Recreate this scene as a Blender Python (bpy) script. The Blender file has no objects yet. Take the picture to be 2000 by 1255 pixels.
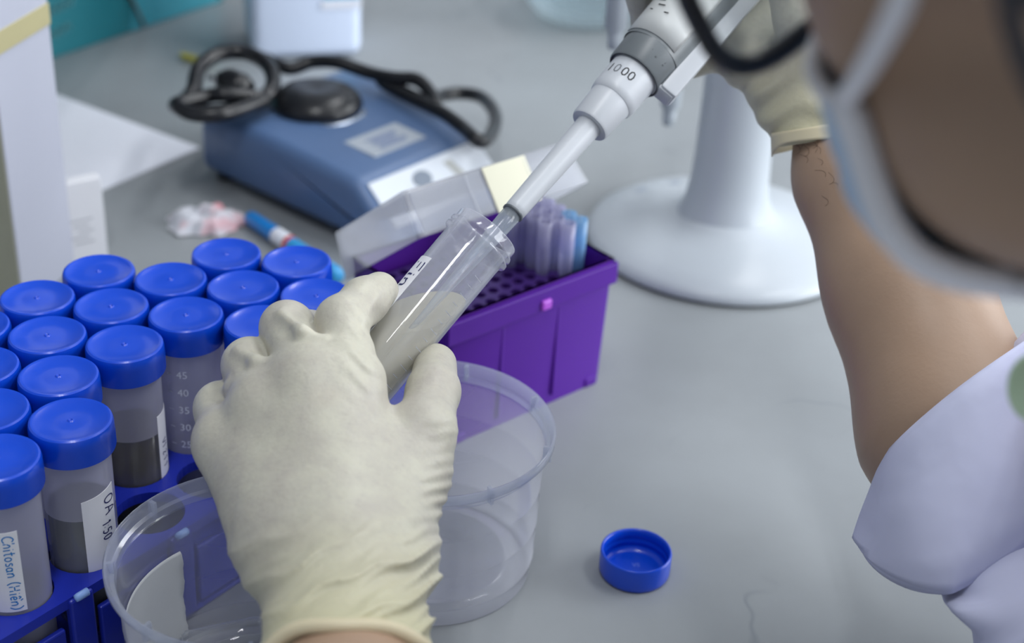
import bpy, bmesh, math, random
import numpy as np
from mathutils import Vector, Matrix
random.seed(7)
rng = np.random.default_rng(7)
scene = bpy.context.scene
COL = scene.collection
S = 0.001                                   # all lengths below are millimetres

# ------------------------------------------------------------------ camera
CAM_H, PITCH, ROLL, FPX = 475.29, 0.52424, 0.055866, 3000.0
_fw = np.array([0, math.cos(PITCH), -math.sin(PITCH)])
_rt = np.array([1.0, 0, 0]); _up = np.cross(_rt, _fw)
CR = _rt*math.cos(ROLL) + _up*math.sin(ROLL)
CU = -_rt*math.sin(ROLL) + _up*math.cos(ROLL)
CO = np.array([0, 0, CAM_H])
cam = bpy.data.cameras.new('camera'); camo = bpy.data.objects.new('camera', cam); COL.objects.link(camo)
cam.sensor_width = 36; cam.lens = 36*FPX/2000; cam.clip_start = 0.01
M = Matrix.Identity(4)
for i in range(3):
    M[i][0] = CR[i]; M[i][1] = CU[i]; M[i][2] = -_fw[i]; M[i][3] = CO[i]*S
camo.matrix_world = M
cam.dof.use_dof = True; cam.dof.focus_distance = 0.648; cam.dof.aperture_fstop = 6.4
scene.camera = camo

# ------------------------------------------------------------------ light
scene.view_settings.view_transform = 'Standard'; scene.view_settings.look = 'None'
scene.view_settings.gamma = 1; scene.view_settings.use_curve_mapping = False
scene.view_settings.exposure = 0.2
scene.cycles.use_denoising = True
scene.cycles.max_bounces = 6; scene.cycles.diffuse_bounces = 3; scene.cycles.glossy_bounces = 3; scene.cycles.transparent_max_bounces = 24; scene.cycles.transmission_bounces = 6
scene.cycles.use_adaptive_sampling = True; scene.cycles.adaptive_threshold = 0.05
scene.cycles.caustics_reflective = False; scene.cycles.caustics_refractive = False
w = bpy.data.worlds.new('room_light'); scene.world = w; w.use_nodes = True
w.node_tree.nodes['Background'].inputs[0].default_value = (0.88, 0.93, 1.0, 1)
w.node_tree.nodes['Background'].inputs[1].default_value = 0.62
def ceiling_strip(x, y, z, rot, power, sx=1.2, sy=0.045):
    d = bpy.data.lights.new('fluorescent_strip', 'AREA'); d.shape = 'RECTANGLE'; d.size = sx; d.size_y = sy
    d.energy = power; d.color = (0.97, 0.985, 1.0)
    o = bpy.data.objects.new('fluorescent_strip', d); COL.objects.link(o)
    o.location = (x, y, z); o.rotation_euler = (0, 0, rot)
for dx in (-0.06, 0.06):
    ceiling_strip(-0.10+dx, -0.15, 2.1, math.pi/2, 6.5)
    ceiling_strip(1.25+dx, 0.75, 2.1, math.pi/2, 6.5)
    ceiling_strip(0.55+dx, 2.00, 2.1, math.pi/2, 5)
# daylight entering through the window in the right-hand wall
wd = bpy.data.lights.new('window_daylight', 'AREA'); wd.shape = 'RECTANGLE'; wd.size = 1.6; wd.size_y = 3.0; wd.energy = 98; wd.color = (0.94, 0.975, 1.0)
wo = bpy.data.objects.new('window_daylight', wd); COL.objects.link(wo); wo.location = (2.58, 0.75, 0.95); wo.rotation_euler = (0, math.pi/2, 0)

# ------------------------------------------------------------------ pixel helpers (2000 x 1255 frame)
def ray(u, v): return _fw + CR*(u-1000)/FPX - CU*(v-627.5)/FPX
def W(u, v, D): return CO + ray(u, v)*D                       # photo point at a given distance
def Zp(u, v, z):
    d = ray(u, v); return CO + d*((z-CAM_H)/d[2])             # photo point on a level z
def nrm(a): a = np.asarray(a, float); return a/np.linalg.norm(a)

# ------------------------------------------------------------------ object helpers
def tag(o, label=None, cat=None, group=None, kind=None):
    if label: o['label'] = label
    if cat: o['category'] = cat
    if group: o['group'] = group
    if kind: o['kind'] = kind
    return o
def empty(name, loc, label=None, cat=None, group=None, rot=None):
    o = bpy.data.objects.new(name, None); COL.objects.link(o); o.empty_display_size = 0.02
    o.location = Vector(loc)*S
    if rot is not None: o.rotation_euler = rot
    return tag(o, label, cat, group)
def mesh(name, vs, fs, mat, parent=None, smooth=True, origin=None, angle=None):
    me = bpy.data.meshes.new(name)
    v = np.asarray(vs, float)
    if origin is not None: v = v - np.asarray(origin, float)
    me.from_pydata((v*S).tolist(), [], [tuple(int(i) for i in f) for f in fs]); me.update()
    if mat: me.materials.append(mat)
    if smooth and len(me.polygons):
        me.polygons.foreach_set('use_smooth', [True]*len(me.polygons))
        if angle: me.set_sharp_from_angle(angle=math.radians(angle))
    o = bpy.data.objects.new(name, me); COL.objects.link(o)
    if parent is not None: o.parent = parent
    elif origin is not None: o.location = Vector(origin)*S
    return o
def bigmesh(name, v, q, mat, parent=None, origin=None):
    """numpy verts (n,3) and quads (m,4)"""
    me = bpy.data.meshes.new(name); v = np.asarray(v, np.float64)
    if origin is not None: v = v - np.asarray(origin, float)
    n, m = len(v), len(q)
    me.vertices.add(n); me.vertices.foreach_set('co', (v*S).astype(np.float32).ravel())
    me.loops.add(4*m); me.loops.foreach_set('vertex_index', np.asarray(q, np.int32).ravel())
    me.polygons.add(m); me.polygons.foreach_set('loop_start', np.arange(0, 4*m, 4, dtype=np.int32))
    me.polygons.foreach_set('loop_total', np.full(m, 4, np.int32))
    me.polygons.foreach_set('use_smooth', np.ones(m, bool)); me.update(); me.validate()
    if mat: me.materials.append(mat)
    o = bpy.data.objects.new(name, me); COL.objects.link(o)
    if parent is not None: o.parent = parent
    elif origin is not None: o.location = Vector(origin)*S
    return o
def copy_tree(o, parent=None):
    c = o.copy(); COL.objects.link(c); c.parent = parent
    for ch in list(o.children): copy_tree(ch, c)
    return c

# geometry makers return (verts, faces)
def join(*parts):
    V, F = [], []
    for v, f in parts:
        b = len(V); V += [tuple(p) for p in v]; F += [tuple(i+b for i in q) for q in f]
    return V, F
def xf(geo, fn): return [fn(np.asarray(p, float)) for p in geo[0]], geo[1]
def shift(geo, d): d = np.asarray(d, float); return xf(geo, lambda p: p+d)
def frame(origin, X, Y, Zv):
    o = np.asarray(origin, float); X, Y, Zv = map(lambda a: np.asarray(a, float), (X, Y, Zv))
    return lambda p: o + X*p[0] + Y*p[1] + Zv*p[2]
def lathe(prof, n=48, rfun=None, close=False):
    V, F = [], []
    m = len(prof)
    for k in range(n):
        a = 2*math.pi*k/n
        for j, (r, z) in enumerate(prof):
            rr = rfun(r, z, k) if rfun else r
            V.append((rr*math.cos(a), rr*math.sin(a), z))
    for k in range(n):
        for j in range(m-1 if not close else m):
            j2 = (j+1) % m
            F.append((k*m+j, ((k+1) % n)*m+j, ((k+1) % n)*m+j2, k*m+j2))
    for j, end in ((0, 0), (m-1, 1)):
        if not close and prof[j][0] > 1e-6 and rfun is None and prof[j][0] < 0.4:
            ring = [k*m+j for k in range(n)]; F.append(ring if end else ring[::-1])
    return V, F
def disc(r, z, n=48, flip=False):
    V = [(r*math.cos(2*math.pi*k/n), r*math.sin(2*math.pi*k/n), z) for k in range(n)]
    return V, [tuple(range(n))[::-1] if flip else tuple(range(n))]
def box(x0, x1, y0, y1, z0, z1):
    V = [(x, y, z) for z in (z0, z1) for y in (y0, y1) for x in (x0, x1)]
    return V, [(0, 2, 3, 1), (4, 5, 7, 6), (0, 1, 5, 4), (2, 6, 7, 3), (0, 4, 6, 2), (1, 3, 7, 5)]
def rbox(x0, x1, y0, y1, z0, z1, r, seg=2, ends=True):
    bm = bmesh.new(); V, F = box(x0, x1, y0, y1, z0, z1)
    vs = [bm.verts.new(p) for p in V]
    for f in F: bm.faces.new([vs[i] for i in f])
    bmesh.ops.bevel(bm, geom=bm.edges[:], offset=r, segments=seg, affect='EDGES', profile=0.5)
    bm.verts.index_update()
    out = [tuple(v.co) for v in bm.verts], [tuple(v.index for v in f.verts) for f in bm.faces]
    bm.free(); return out
def catmull(pts, n=8, closed=False):
    P = [np.asarray(p, float) for p in pts]; out = []
    N = len(P)
    rngi = range(N if closed else N-1)
    for i in rngi:
        p0 = P[(i-1) % N] if (closed or i > 0) else P[0]*2-P[1]
        p1, p2 = P[i], P[(i+1) % N]
        p3 = P[(i+2) % N] if (closed or i+2 < N) else P[-1]*2-P[-2]
        for k in range(n):
            t = k/n
            out.append(0.5*((2*p1)+(-p0+p2)*t+(2*p0-5*p1+4*p2-p3)*t*t+(-p0+3*p1-3*p2+p3)*t**3))
    if not closed: out.append(P[-1])
    return out
def sweep(path, r, n=10, closed=False, flat=None, caps=True):
    """tube along a polyline; r number or list; flat=(width factor, normal) makes a band"""
    P = [np.asarray(p, float) for p in path]; N = len(P)
    V, F = [], []; ref = None
    for i in range(N):
        a = P[(i-1) % N] if (closed or i > 0) else P[i]
        b = P[(i+1) % N] if (closed or i < N-1) else P[i]
        t = nrm(b-a)
        if ref is None:
            ref = np.array([0, 0, 1.0]) if abs(t[2]) < 0.9 else np.array([1.0, 0, 0])
        x = ref - t*np.dot(ref, t); x = nrm(x); ref = x; y = np.cross(t, x)
        rr = r[i] if hasattr(r, '__len__') else r
        for k in range(n):
            a_ = 2*math.pi*k/n; V.append(P[i] + x*rr*math.cos(a_)*(flat or 1) + y*rr*math.sin(a_))
    for i in range(N if closed else N-1):
        j = (i+1) % N
        for k in range(n): F.append((i*n+k, i*n+(k+1) % n, j*n+(k+1) % n, j*n+k))
    if not closed and caps:
        F.append(tuple(range(n))[::-1]); F.append(tuple((N-1)*n+k for k in range(n)))
    return V, F
def grid(fn, nu, nv, closed_u=False):
    V = [fn(i/(nu if closed_u else nu-1), j/(nv-1)) for i in range(nu) for j in range(nv)]
    F = [(i*nv+j, ((i+1) % nu)*nv+j, ((i+1) % nu)*nv+j+1, i*nv+j+1)
         for i in range(nu if closed_u else nu-1) for j in range(nv-1)]
    return V, F
def slab(fn, nu, nv, th):
    """thin curved sheet with thickness: fn(u,v) -> (point, normal)"""
    A = [fn(i/(nu-1), j/(nv-1)) for i in range(nu) for j in range(nv)]
    V = [p for p, n in A] + [np.asarray(p)+np.asarray(n)*th for p, n in A]
    b = nu*nv; F = []
    for i in range(nu-1):
        for j in range(nv-1):
            q = (i*nv+j, (i+1)*nv+j, (i+1)*nv+j+1, i*nv+j+1)
            F.append(q[::-1]); F.append(tuple(k+b for k in q))
    edge = [i*nv for i in range(nu)] + [(nu-1)*nv+j for j in range(1, nv)] + [i*nv+nv-1 for i in range(nu-2, -1, -1)] + [j for j in range(nv-2, 0, -1)]
    for k in range(len(edge)):
        a, c = edge[k], edge[(k+1) % len(edge)]; F.append((a, c, c+b, a+b))
    return V, F

# ------------------------------------------------------------------ lettering
def type_mesh(txt, size, align='CENTER'):
    c = bpy.data.curves.new('lettering', 'FONT'); c.body = txt; c.size = size; c.align_x = align; c.align_y = 'CENTER'
    c.resolution_u = 2
    o = bpy.data.objects.new('lettering', c); COL.objects.link(o)
    dg = bpy.context.evaluated_depsgraph_get(); me = o.evaluated_get(dg).to_mesh()
    V = [tuple(v.co) for v in me.vertices]; F = [tuple(p.vertices) for p in me.polygons]
    o.evaluated_get(dg).to_mesh_clear(); bpy.data.objects.remove(o); bpy.data.curves.remove(c)
    return V, F
def circ(cx, cy, rx, ry, a0=0.0, a1=6.5, n=12):
    return [(cx+rx*math.cos(a0+(a1-a0)*k/n), cy+ry*math.sin(a0+(a1-a0)*k/n)) for k in range(n+1)]
GLYPH = {
 'C': (.8, [[(.75,.85),(.5,1.02),(.2,.8),(.08,.45),(.2,.1),(.5,-.02),(.8,.12)]]),
 'h': (.6, [[(.12,1.1),(.08,0)], [(.08,.35),(.28,.62),(.46,.5),(.48,0)]]),
 'i': (.28, [[(.12,.6),(.12,.05),(.2,0)], [(.1,.84),(.14,.9)]]),
 't': (.5, [[(.24,1.0),(.22,.1),(.4,0)], [(.02,.66),(.46,.7)]]),
 'o': (.58, [circ(.27,.3,.22,.3)]), 's': (.5, [[(.42,.58),(.2,.62),(.12,.44),(.38,.26),(.36,.04),(.06,.03)]]),
 'a': (.6, [circ(.25,.28,.2,.28), [(.46,.58),(.46,.08),(.55,0)]]),
 'n': (.6, [[(.08,.6),(.08,0)], [(.08,.38),(.28,.62),(.46,.5),(.48,0)]]),
 'e': (.55, [[(.08,.3),(.42,.34),(.36,.56),(.16,.54),(.06,.26),(.2,.02),(.45,.08)], [(.08,.78),(.25,.98),(.4,.78)], [(.5,1.15),(.66,.92)]]),
 'H': (.8, [[(.1,1.0),(.1,0)], [(.1,.5),(.6,.52)], [(.6,1.0),(.62,0)]]),
 '(': (.4, [[(.34,1.15),(.12,.8),(.08,.3),(.3,-.15)]]), ')': (.4, [[(.06,1.15),(.26,.8),(.3,.3),(.08,-.15)]]),
 'O': (.85, [circ(.38,.5,.3,.48)]), 'A': (.85, [[(.05,0),(.38,1.02),(.7,0)], [(.16,.38),(.6,.38)]]),
 '1': (.35, [[(.05,.75),(.2,1.0),(.2,0)]]), ':': (.25, [[(.08,.62),(.12,.66)], [(.08,.2),(.12,.24)]]),
 '5': (.6, [[(.5,1.0),(.16,1.0),(.12,.58),(.38,.6),(.46,.3),(.3,.02),(.06,.08)]]), '0': (.6, [circ(.26,.5,.2,.48)]),
 'F': (.7, [[(.1,1.0),(.12,0)], [(.08,1.0),(.62,1.02)], [(.1,.55),(.5,.56)]]), 'l': (.3, [[(.12,1.05),(.1,.08),(.22,0)]]),
 'V': (.7, [[(.05,1),(.3,0),(.6,1.02)]]), '2': (.55, [[(.08,.8),(.25,1.0),(.42,.75),(.06,.02),(.48,.04)]]), ' ': (.4, []),
}
def pen_strokes(txt, size, width):
    """handwriting as thin ribbons: returns flat geometry starting at x = 0"""
    V, F = [], []; x = 0.0
    for ch in txt:
        adv, st = GLYPH[ch]
        for s_ in st:
            pts = [np.array([(x+p[0])*size, p[1]*size]) for p in s_]
            if len(pts) > 2: pts = [np.array(p[:2]) for p in catmull([(*p, 0) for p in pts], 3)]
            b = len(V)
            for i, p in enumerate(pts):
                t = nrm(pts[min(i+1, len(pts)-1)]-pts[max(i-1, 0)]); nn = np.array([-t[1], t[0]])*width/2
                V += [(*(p+nn), 0), (*(p-nn), 0)]
            for i in range(len(pts)-1): F.append((b+2*i, b+2*i+1, b+2*i+3, b+2*i+2))
        x += adv + .08
    return V, F
def on_cyl(geo, r, fn_sz):
    """map flat geometry to a cylinder about z: fn_sz(x,y)->(arc length, z); r may be a function of z"""
    def m(p):
        s_, z = fn_sz(p[0], p[1]); rr = r(z) if callable(r) else r
        return np.array([rr*math.cos(s_/rr), rr*math.sin(s_/rr), z])
    return xf(geo, m)

# ------------------------------------------------------------------ signed distance sculpting
class Clay:
    def __init__(self, lo, hi, h):
        self.lo = np.asarray(lo, float); self.h = h
        self.n = np.ceil((np.asarray(hi, float)-self.lo)/h).astype(int)+1
        self.d = np.full(self.n, 200.0, np.float32)
    def block(self, lo, hi):
        a = np.clip(np.floor((lo-self.lo)/self.h).astype(int), 0, self.n-1); b = np.clip(np.ceil((hi-self.lo)/self.h).astype(int)+1, 1, self.n)
        sl = tuple(slice(i, max(j, i+1)) for i, j in zip(a, b))
        ax = [self.lo[k]+self.h*np.arange(sl[k].start, sl[k].stop) for k in range(3)]
        return sl, np.meshgrid(*ax, indexing='ij', sparse=True)
    def put(self, fn, lo, hi, k=0, sub=False):
        pad = k+4*self.h+10
        sl, (X, Y, Zz) = self.block(np.asarray(lo, float)-pad, np.asarray(hi, float)+pad)
        b = fn(X, Y, Zz).astype(np.float32); a = self.d[sl]
        if sub: a, b = -a, b
        if k > 0:
            hh = np.maximum(k-np.abs(a-b), 0)/k; r = np.minimum(a, b)-hh*hh*k*0.25
        else: r = np.minimum(a, b)
        self.d[sl] = -r if sub else r
    def cone(self, p, q, r1, r2, k=0, sub=False):
        p, q = np.asarray(p, float), np.asarray(q, float); ba = q-p; l2 = max(ba@ba, 1e-6)
        def fn(X, Y, Zz):
            t = np.clip(((X-p[0])*ba[0]+(Y-p[1])*ba[1]+(Zz-p[2])*ba[2])/l2, 0, 1)
            return np.sqrt((X-p[0]-ba[0]*t)**2+(Y-p[1]-ba[1]*t)**2+(Zz-p[2]-ba[2]*t)**2)-(r1+(r2-r1)*t)
        m = max(r1, r2); self.put(fn, np.minimum(p, q)-m, np.maximum(p, q)+m, k, sub)
    def chain(self, pts, rad, k=3):
        for i in range(len(pts)-1): self.cone(pts[i], pts[i+1], rad[i], rad[i+1], k)
    def ell(self, c, ax, r, k=0, sub=False):
        """ellipsoid: ax rows are unit axes"""
        c = np.asarray(c, float); ax = np.asarray(ax, float); r = np.asarray(r, float)
        def fn(X, Y, Zz):
            dx, dy, dz = X-c[0], Y-c[1], Zz-c[2]; s1 = 0; s2 = 0
            for a, ri in zip(ax, r):
                u = dx*a[0]+dy*a[1]+dz*a[2]; s1 = s1+(u/ri)**2; s2 = s2+(u/ri**2)**2
            k0 = np.sqrt(s1); k1 = np.sqrt(s2)+1e-9
            return k0*(k0-1)/k1
        m = np.sqrt(((ax*r[:, None])**2).sum(0)); self.put(fn, c-m, c+m, k, sub)
    def merge(self, other, k):
        a, b = self.d, other.d
        if k > 0:
            hh = np.maximum(k-np.abs(a-b), 0)/k; self.d = np.minimum(a, b)-hh*hh*k*0.25
        else: self.d = np.minimum(a, b)
    def coords(self):
        return np.meshgrid(*[self.lo[k]+self.h*np.arange(self.n[k]) for k in range(3)], indexing='ij', sparse=True)
    def surface(self):
        d = self.d; s = d < 0; n = d.shape
        def c(i, j, k): return (slice(i, n[0]-1+i), slice(j, n[1]-1+j), slice(k, n[2]-1+k))
        anyv = np.zeros([m-1 for m in n], bool); allv = np.ones([m-1 for m in n], bool)
        for i in (0, 1):
            for j in (0, 1):
                for k in (0, 1): anyv |= s[c(i, j, k)]; allv &= s[c(i, j, k)]
        mask = anyv & ~allv; cell = np.argwhere(mask); idx = np.full(mask.shape, -1, np.int64); idx[mask] = np.arange(len(cell))
        acc = np.zeros((len(cell), 3)); cnt = np.zeros(len(cell))
        corners = [(i, j, k) for i in (0, 1) for j in (0, 1) for k in (0, 1)]
        for a in corners:
            for ax in range(3):
                if a[ax]: continue
                b = list(a); b[ax] = 1
                da = d[tuple((cell+a).T)]; db = d[tuple((cell+b).T)]
                m = (da < 0) != (db < 0); t = np.where(m, da/np.where(m, da-db, 1), 0)
                p = np.tile(np.array(a, float), (len(cell), 1)); p[:, ax] += t
                acc[m] += p[m]; cnt[m] += 1
        V = self.lo+self.h*(cell+acc/np.maximum(cnt, 1)[:, None]); Q = []
        for ax in range(3):
            o1, o2 = [(1, 2), (2, 0), (0, 1)][ax]
            sa = [slice(1, -1)]*3; sb = [slice(1, -1)]*3
            sa[ax] = slice(0, -1); sb[ax] = slice(1, None)
            A, B = s[tuple(sa)], s[tuple(sb)]; e = np.argwhere(A != B)
            inside = A[tuple(e.T)]; off = np.ones(3, int); off[ax] = 0; e = e+off
            def at(d1, d2):
                q = e.copy(); q[:, o1] += d1; q[:, o2] += d2; return idx[tuple(q.T)]
            quad = np.stack([at(-1, -1), at(0, -1), at(0, 0), at(-1, 0)], 1)
            quad[~inside] = quad[~inside][:, ::-1]; Q.append(quad)
        Q = np.concatenate(Q); Q = Q[(Q >= 0).all(1)]
        return V, Q

# ------------------------------------------------------------------ materials
def lin(r, g, b): return tuple(((c/255)/12.92 if c <= 10 else (((c/255)+.055)/1.055)**2.4) for c in (r, g, b))+(1,)
def base_mat(name):
    m = bpy.data.materials.new(name); m.use_nodes = True
    nt = m.node_tree; b = nt.nodes['Principled BSDF']; return m, nt, b
def mat(name, rgb, rough=.5, metal=0, noise=0, nscale=60, bump=0, bscale=400, spec=.5, sss=0, coat=0, emis=None):
    m, nt, b = base_mat(name); col = lin(*rgb)
    b.inputs['Base Color'].default_value = col; b.inputs['Roughness'].default_value = rough
    b.inputs['Metallic'].default_value = metal; b.inputs['Specular IOR Level'].default_value = spec
    if coat: b.inputs['Coat Weight'].default_value = coat; b.inputs['Coat Roughness'].default_value = .08
    if sss:
        b.inputs['Subsurface Weight'].default_value = sss; b.inputs['Subsurface Radius'].default_value = (.004, .003, .002); b.inputs['Subsurface Scale'].default_value = 1
    tc = nt.nodes.new('ShaderNodeTexCoord')
    if noise:
        nz = nt.nodes.new('ShaderNodeTexNoise'); nz.inputs['Scale'].default_value = nscale; nz.inputs['Detail'].default_value = 5
        mx = nt.nodes.new('ShaderNodeMix'); mx.data_type = 'RGBA'
        mx.inputs[6].default_value = tuple(c*(1-noise) for c in col[:3])+(1,); mx.inputs[7].default_value = tuple(min(1, c*(1+noise)) for c in col[:3])+(1,)
        nt.links.new(tc.outputs['Object'], nz.inputs['Vector']); nt.links.new(nz.outputs['Fac'], mx.inputs[0]); nt.links.new(mx.outputs[2], b.inputs['Base Color'])
    if bump:
        nz = nt.nodes.new('ShaderNodeTexNoise'); nz.inputs['Scale'].default_value = bscale; nz.inputs['Detail'].default_value = 3
        bp = nt.nodes.new('ShaderNodeBump'); bp.inputs['Strength'].default_value = bump; bp.inputs['Distance'].default_value = .0006
        nt.links.new(tc.outputs['Object'], nz.inputs['Vector']); nt.links.new(nz.outputs['Fac'], bp.inputs['Height']); nt.links.new(bp.outputs[0], b.inputs['Normal'])
    return m
def clear_mat(name, rgb, milk=.25, tint=(1, 1, 1), rough=.06, ior=1.45, trans=.6, edge=.35):
    """thin translucent plastic or glass: lets light straight through, scatters a little, mirrors at glancing angles"""
    m = bpy.data.materials.new(name); m.use_nodes = True; nt = m.node_tree; nt.nodes.clear(); N = nt.nodes.new; L = nt.links.new
    out = N('ShaderNodeOutputMaterial'); tr = N('ShaderNodeBsdfTransparent'); tr.inputs[0].default_value = (*tint, 1)
    di = N('ShaderNodeBsdfDiffuse'); di.inputs[0].default_value = lin(*rgb); tl = N('ShaderNodeBsdfTranslucent'); tl.inputs[0].default_value = lin(*rgb)
    a = N('ShaderNodeMixShader'); a.inputs[0].default_value = trans; L(di.outputs[0], a.inputs[1]); L(tl.outputs[0], a.inputs[2])
    lw = N('ShaderNodeLayerWeight'); lw.inputs[0].default_value = .5
    pw = N('ShaderNodeMath'); pw.operation = 'POWER'; pw.inputs[1].default_value = 4; L(lw.outputs['Facing'], pw.inputs[0])
    f0 = ((ior-1)/(ior+1))**2
    fr = N('ShaderNodeMath'); fr.operation = 'MULTIPLY_ADD'; fr.inputs[1].default_value = .75-f0; fr.inputs[2].default_value = f0; L(pw.outputs[0], fr.inputs[0])
    p2 = N('ShaderNodeMath'); p2.operation = 'POWER'; p2.inputs[1].default_value = 2; L(lw.outputs['Facing'], p2.inputs[0])
    ma = N('ShaderNodeMath'); ma.operation = 'MULTIPLY_ADD'; ma.inputs[1].default_value = edge; ma.inputs[2].default_value = milk; L(p2.outputs[0], ma.inputs[0]); ma.use_clamp = True
    b = N('ShaderNodeMixShader'); L(ma.outputs[0], b.inputs[0]); L(tr.outputs[0], b.inputs[1]); L(a.outputs[0], b.inputs[2])
    gl = N('ShaderNodeBsdfGlossy'); gl.inputs['Roughness'].default_value = rough
    c = N('ShaderNodeMixShader'); L(fr.outputs[0], c.inputs[0]); L(b.outputs[0], c.inputs[1]); L(gl.outputs[0], c.inputs[2])
    L(c.outputs[0], out.inputs[0]); return m

# ================================================================== materials used
def table_material():
    m, nt, b = base_mat('grey_stone_worktop'); N = nt.nodes.new; L = nt.links.new
    tc = N('ShaderNodeTexCoord')
    n1 = N('ShaderNodeTexNoise'); n1.inputs['Scale'].default_value = 5.5; n1.inputs['Detail'].default_value = 6; n1.inputs['Roughness'].default_value = .55
    L(tc.outputs['Object'], n1.inputs['Vector'])
    r1 = N('ShaderNodeValToRGB'); r1.color_ramp.elements[0].position = .3; r1.color_ramp.elements[0].color = lin(134, 138, 141)
    r1.color_ramp.elements[1].position = .72; r1.color_ramp.elements[1].color = lin(149, 154, 158); L(n1.outputs['Fac'], r1.inputs[0])
    # thin crack-like veins
    n2 = N('ShaderNodeTexNoise'); n2.inputs['Scale'].default_value = 7; n2.inputs['Detail'].default_value = 3
    mp = N('ShaderNodeVectorMath'); mp.operation = 'SCALE'; mp.inputs['Scale'].default_value = .22; L(tc.outputs['Object'], n2.inputs['Vector']); L(n2.outputs['Color'], mp.inputs[0])
    ad = N('ShaderNodeVectorMath'); L(tc.outputs['Object'], ad.inputs[0]); L(mp.outputs[0], ad.inputs[1])
    vo = N('ShaderNodeTexVoronoi'); vo.feature = 'DISTANCE_TO_EDGE'; vo.inputs['Scale'].default_value = 5.2; L(ad.outputs[0], vo.inputs['Vector'])
    vr = N('ShaderNodeMapRange'); vr.inputs[1].default_value = 0; vr.inputs[2].default_value = .009; vr.inputs[3].default_value = 1; vr.inputs[4].default_value = 0; L(vo.outputs['Distance'], vr.inputs[0])
    n3 = N('ShaderNodeTexNoise'); n3.inputs['Scale'].default_value = 14; L(tc.outputs['Object'], n3.inputs['Vector'])
    r3 = N('ShaderNodeMapRange'); r3.inputs[1].default_value = .54; r3.inputs[2].default_value = .68; r3.inputs[3].default_value = 0; r3.inputs[4].default_value = .42; L(n3.outputs['Fac'], r3.inputs[0])
    mu = N('ShaderNodeMath'); mu.operation = 'MULTIPLY'; L(vr.outputs[0], mu.inputs[0]); L(r3.outputs[0], mu.inputs[1])
    mx = N('ShaderNodeMix'); mx.data_type = 'RGBA'; L(mu.outputs[0], mx.inputs[0]); L(r1.outputs[0], mx.inputs[6]); mx.inputs[7].default_value = lin(96, 106, 114)
    L(mx.outputs[2], b.inputs['Base Color']); b.inputs['Roughness'].default_value = .38; b.inputs['Specular IOR Level'].default_value = .35
    return m
M_table = table_material()
M_cap = mat('blue_cap_plastic', (8, 72, 208), .26, noise=.03, nscale=30, coat=.15)
M_rack = mat('rack_blue_plastic', (30, 46, 164), .32, noise=.05, nscale=40)
M_tabglint = mat('tab_glint_blue', (140, 175, 235), .3, noise=.04, nscale=50)  # pale tone paints the glossy highlight along the rack edge
M_pp = clear_mat('clear_polypropylene', (232, 232, 252), .46, tint=(.97, .97, .99), rough=.12, edge=.45, trans=.45)
M_wet = clear_mat('wetted_polypropylene', (226, 228, 246), .12, tint=(.97, .97, .99), rough=.1, edge=.35, trans=.45)
M_held = clear_mat('clear_tube_wall', (242, 244, 255), .20, tint=(1, 1, 1), rough=.03, ior=1.55, edge=.34, trans=.5)
M_tub = clear_mat('clear_tub_plastic', (244, 246, 255), .25, tint=(.99, .99, 1), rough=.10, edge=.5, trans=.5)
M_tubrim = clear_mat('clear_tub_rim', (228, 233, 248), .30, tint=(.98, .99, 1), rough=.08, edge=.4)
M_tip = clear_mat('clear_tip', (224, 222, 250), .52, tint=(.93, .93, 1), rough=.2)
M_tipblue = clear_mat('blue_tip', (168, 214, 252), .6, tint=(.85, .94, 1), rough=.2)
M_tipin = clear_mat('pipette_tip_plastic', (222, 230, 238), .28, tint=(.98, .99, 1), rough=.08, edge=.4)
M_lid = clear_mat('frosted_lid', (244, 247, 252), .24, tint=(.99, .99, 1), rough=.25, edge=.5)
M_white = mat('white_paper', (232, 235, 245), .7, noise=.02, nscale=90)
M_label = mat('white_label', (236, 236, 242), .65, noise=.015, nscale=120)
M_inkblue = mat('blue_ink', (22, 128, 204), .5, noise=.1)
M_inknavy = mat('navy_ink', (32, 36, 96), .5, noise=.1)
M_inkblack = mat('black_print', (30, 32, 38), .5, noise=.1)
M_markwhite = mat('white_print', (228, 232, 240), .5, noise=.02)
M_inkgrey = mat('grey_print', (120, 124, 130), .5, noise=.1)

# ================================================================== the room
mesh('floor', *box(-2200, 2600, -1600, 2600, -790, -770), mat('floor_vinyl', (150, 152, 155), .5, noise=.06, nscale=8), smooth=False)['kind'] = 'structure'
mesh('wall_back', *box(-2200, 2600, 2600, 2640, -790, 2150), mat('wall_paint', (168, 172, 178), .7, noise=.03, nscale=4), smooth=False)['kind'] = 'structure'
shelf = empty('shade_shelf', (-700, 1500, 310), 'unseen white shelf added to shade the rear left of the bench', 'shelf')  # out-of-view shelf, added to darken the rear left of the worktop
mesh('shade_board', *rbox(-560, 470, -570, 380, 0, 24, 2), mat('shelf_laminate', (190, 192, 196), .5, noise=.03), shelf, smooth=False)
for x_ in (-500, 360): mesh('shade_bracket', *rbox(x_-8, x_+8, 340, 380, -310, 0, 2), mat('shelf_steel', (120, 124, 128), .4, noise=.03), shelf, smooth=False)
M_wall = bpy.data.materials['wall_paint']
mesh('ceiling', *box(-2240, 2640, -1640, 2640, 2150, 2190), mat('ceiling_paint', (196, 198, 200), .8, noise=.02, nscale=3), smooth=False)['kind'] = 'structure'
mesh('wall_right', *join(box(2600, 2640, -1640, 2640, -790, 150), box(2600, 2640, -1640, 2640, 1750, 2150), box(2600, 2640, -1640, -750, 150, 1750), box(2600, 2640, 2250, 2640, 150, 1750)), M_wall, smooth=False)['kind'] = 'structure'
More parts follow.
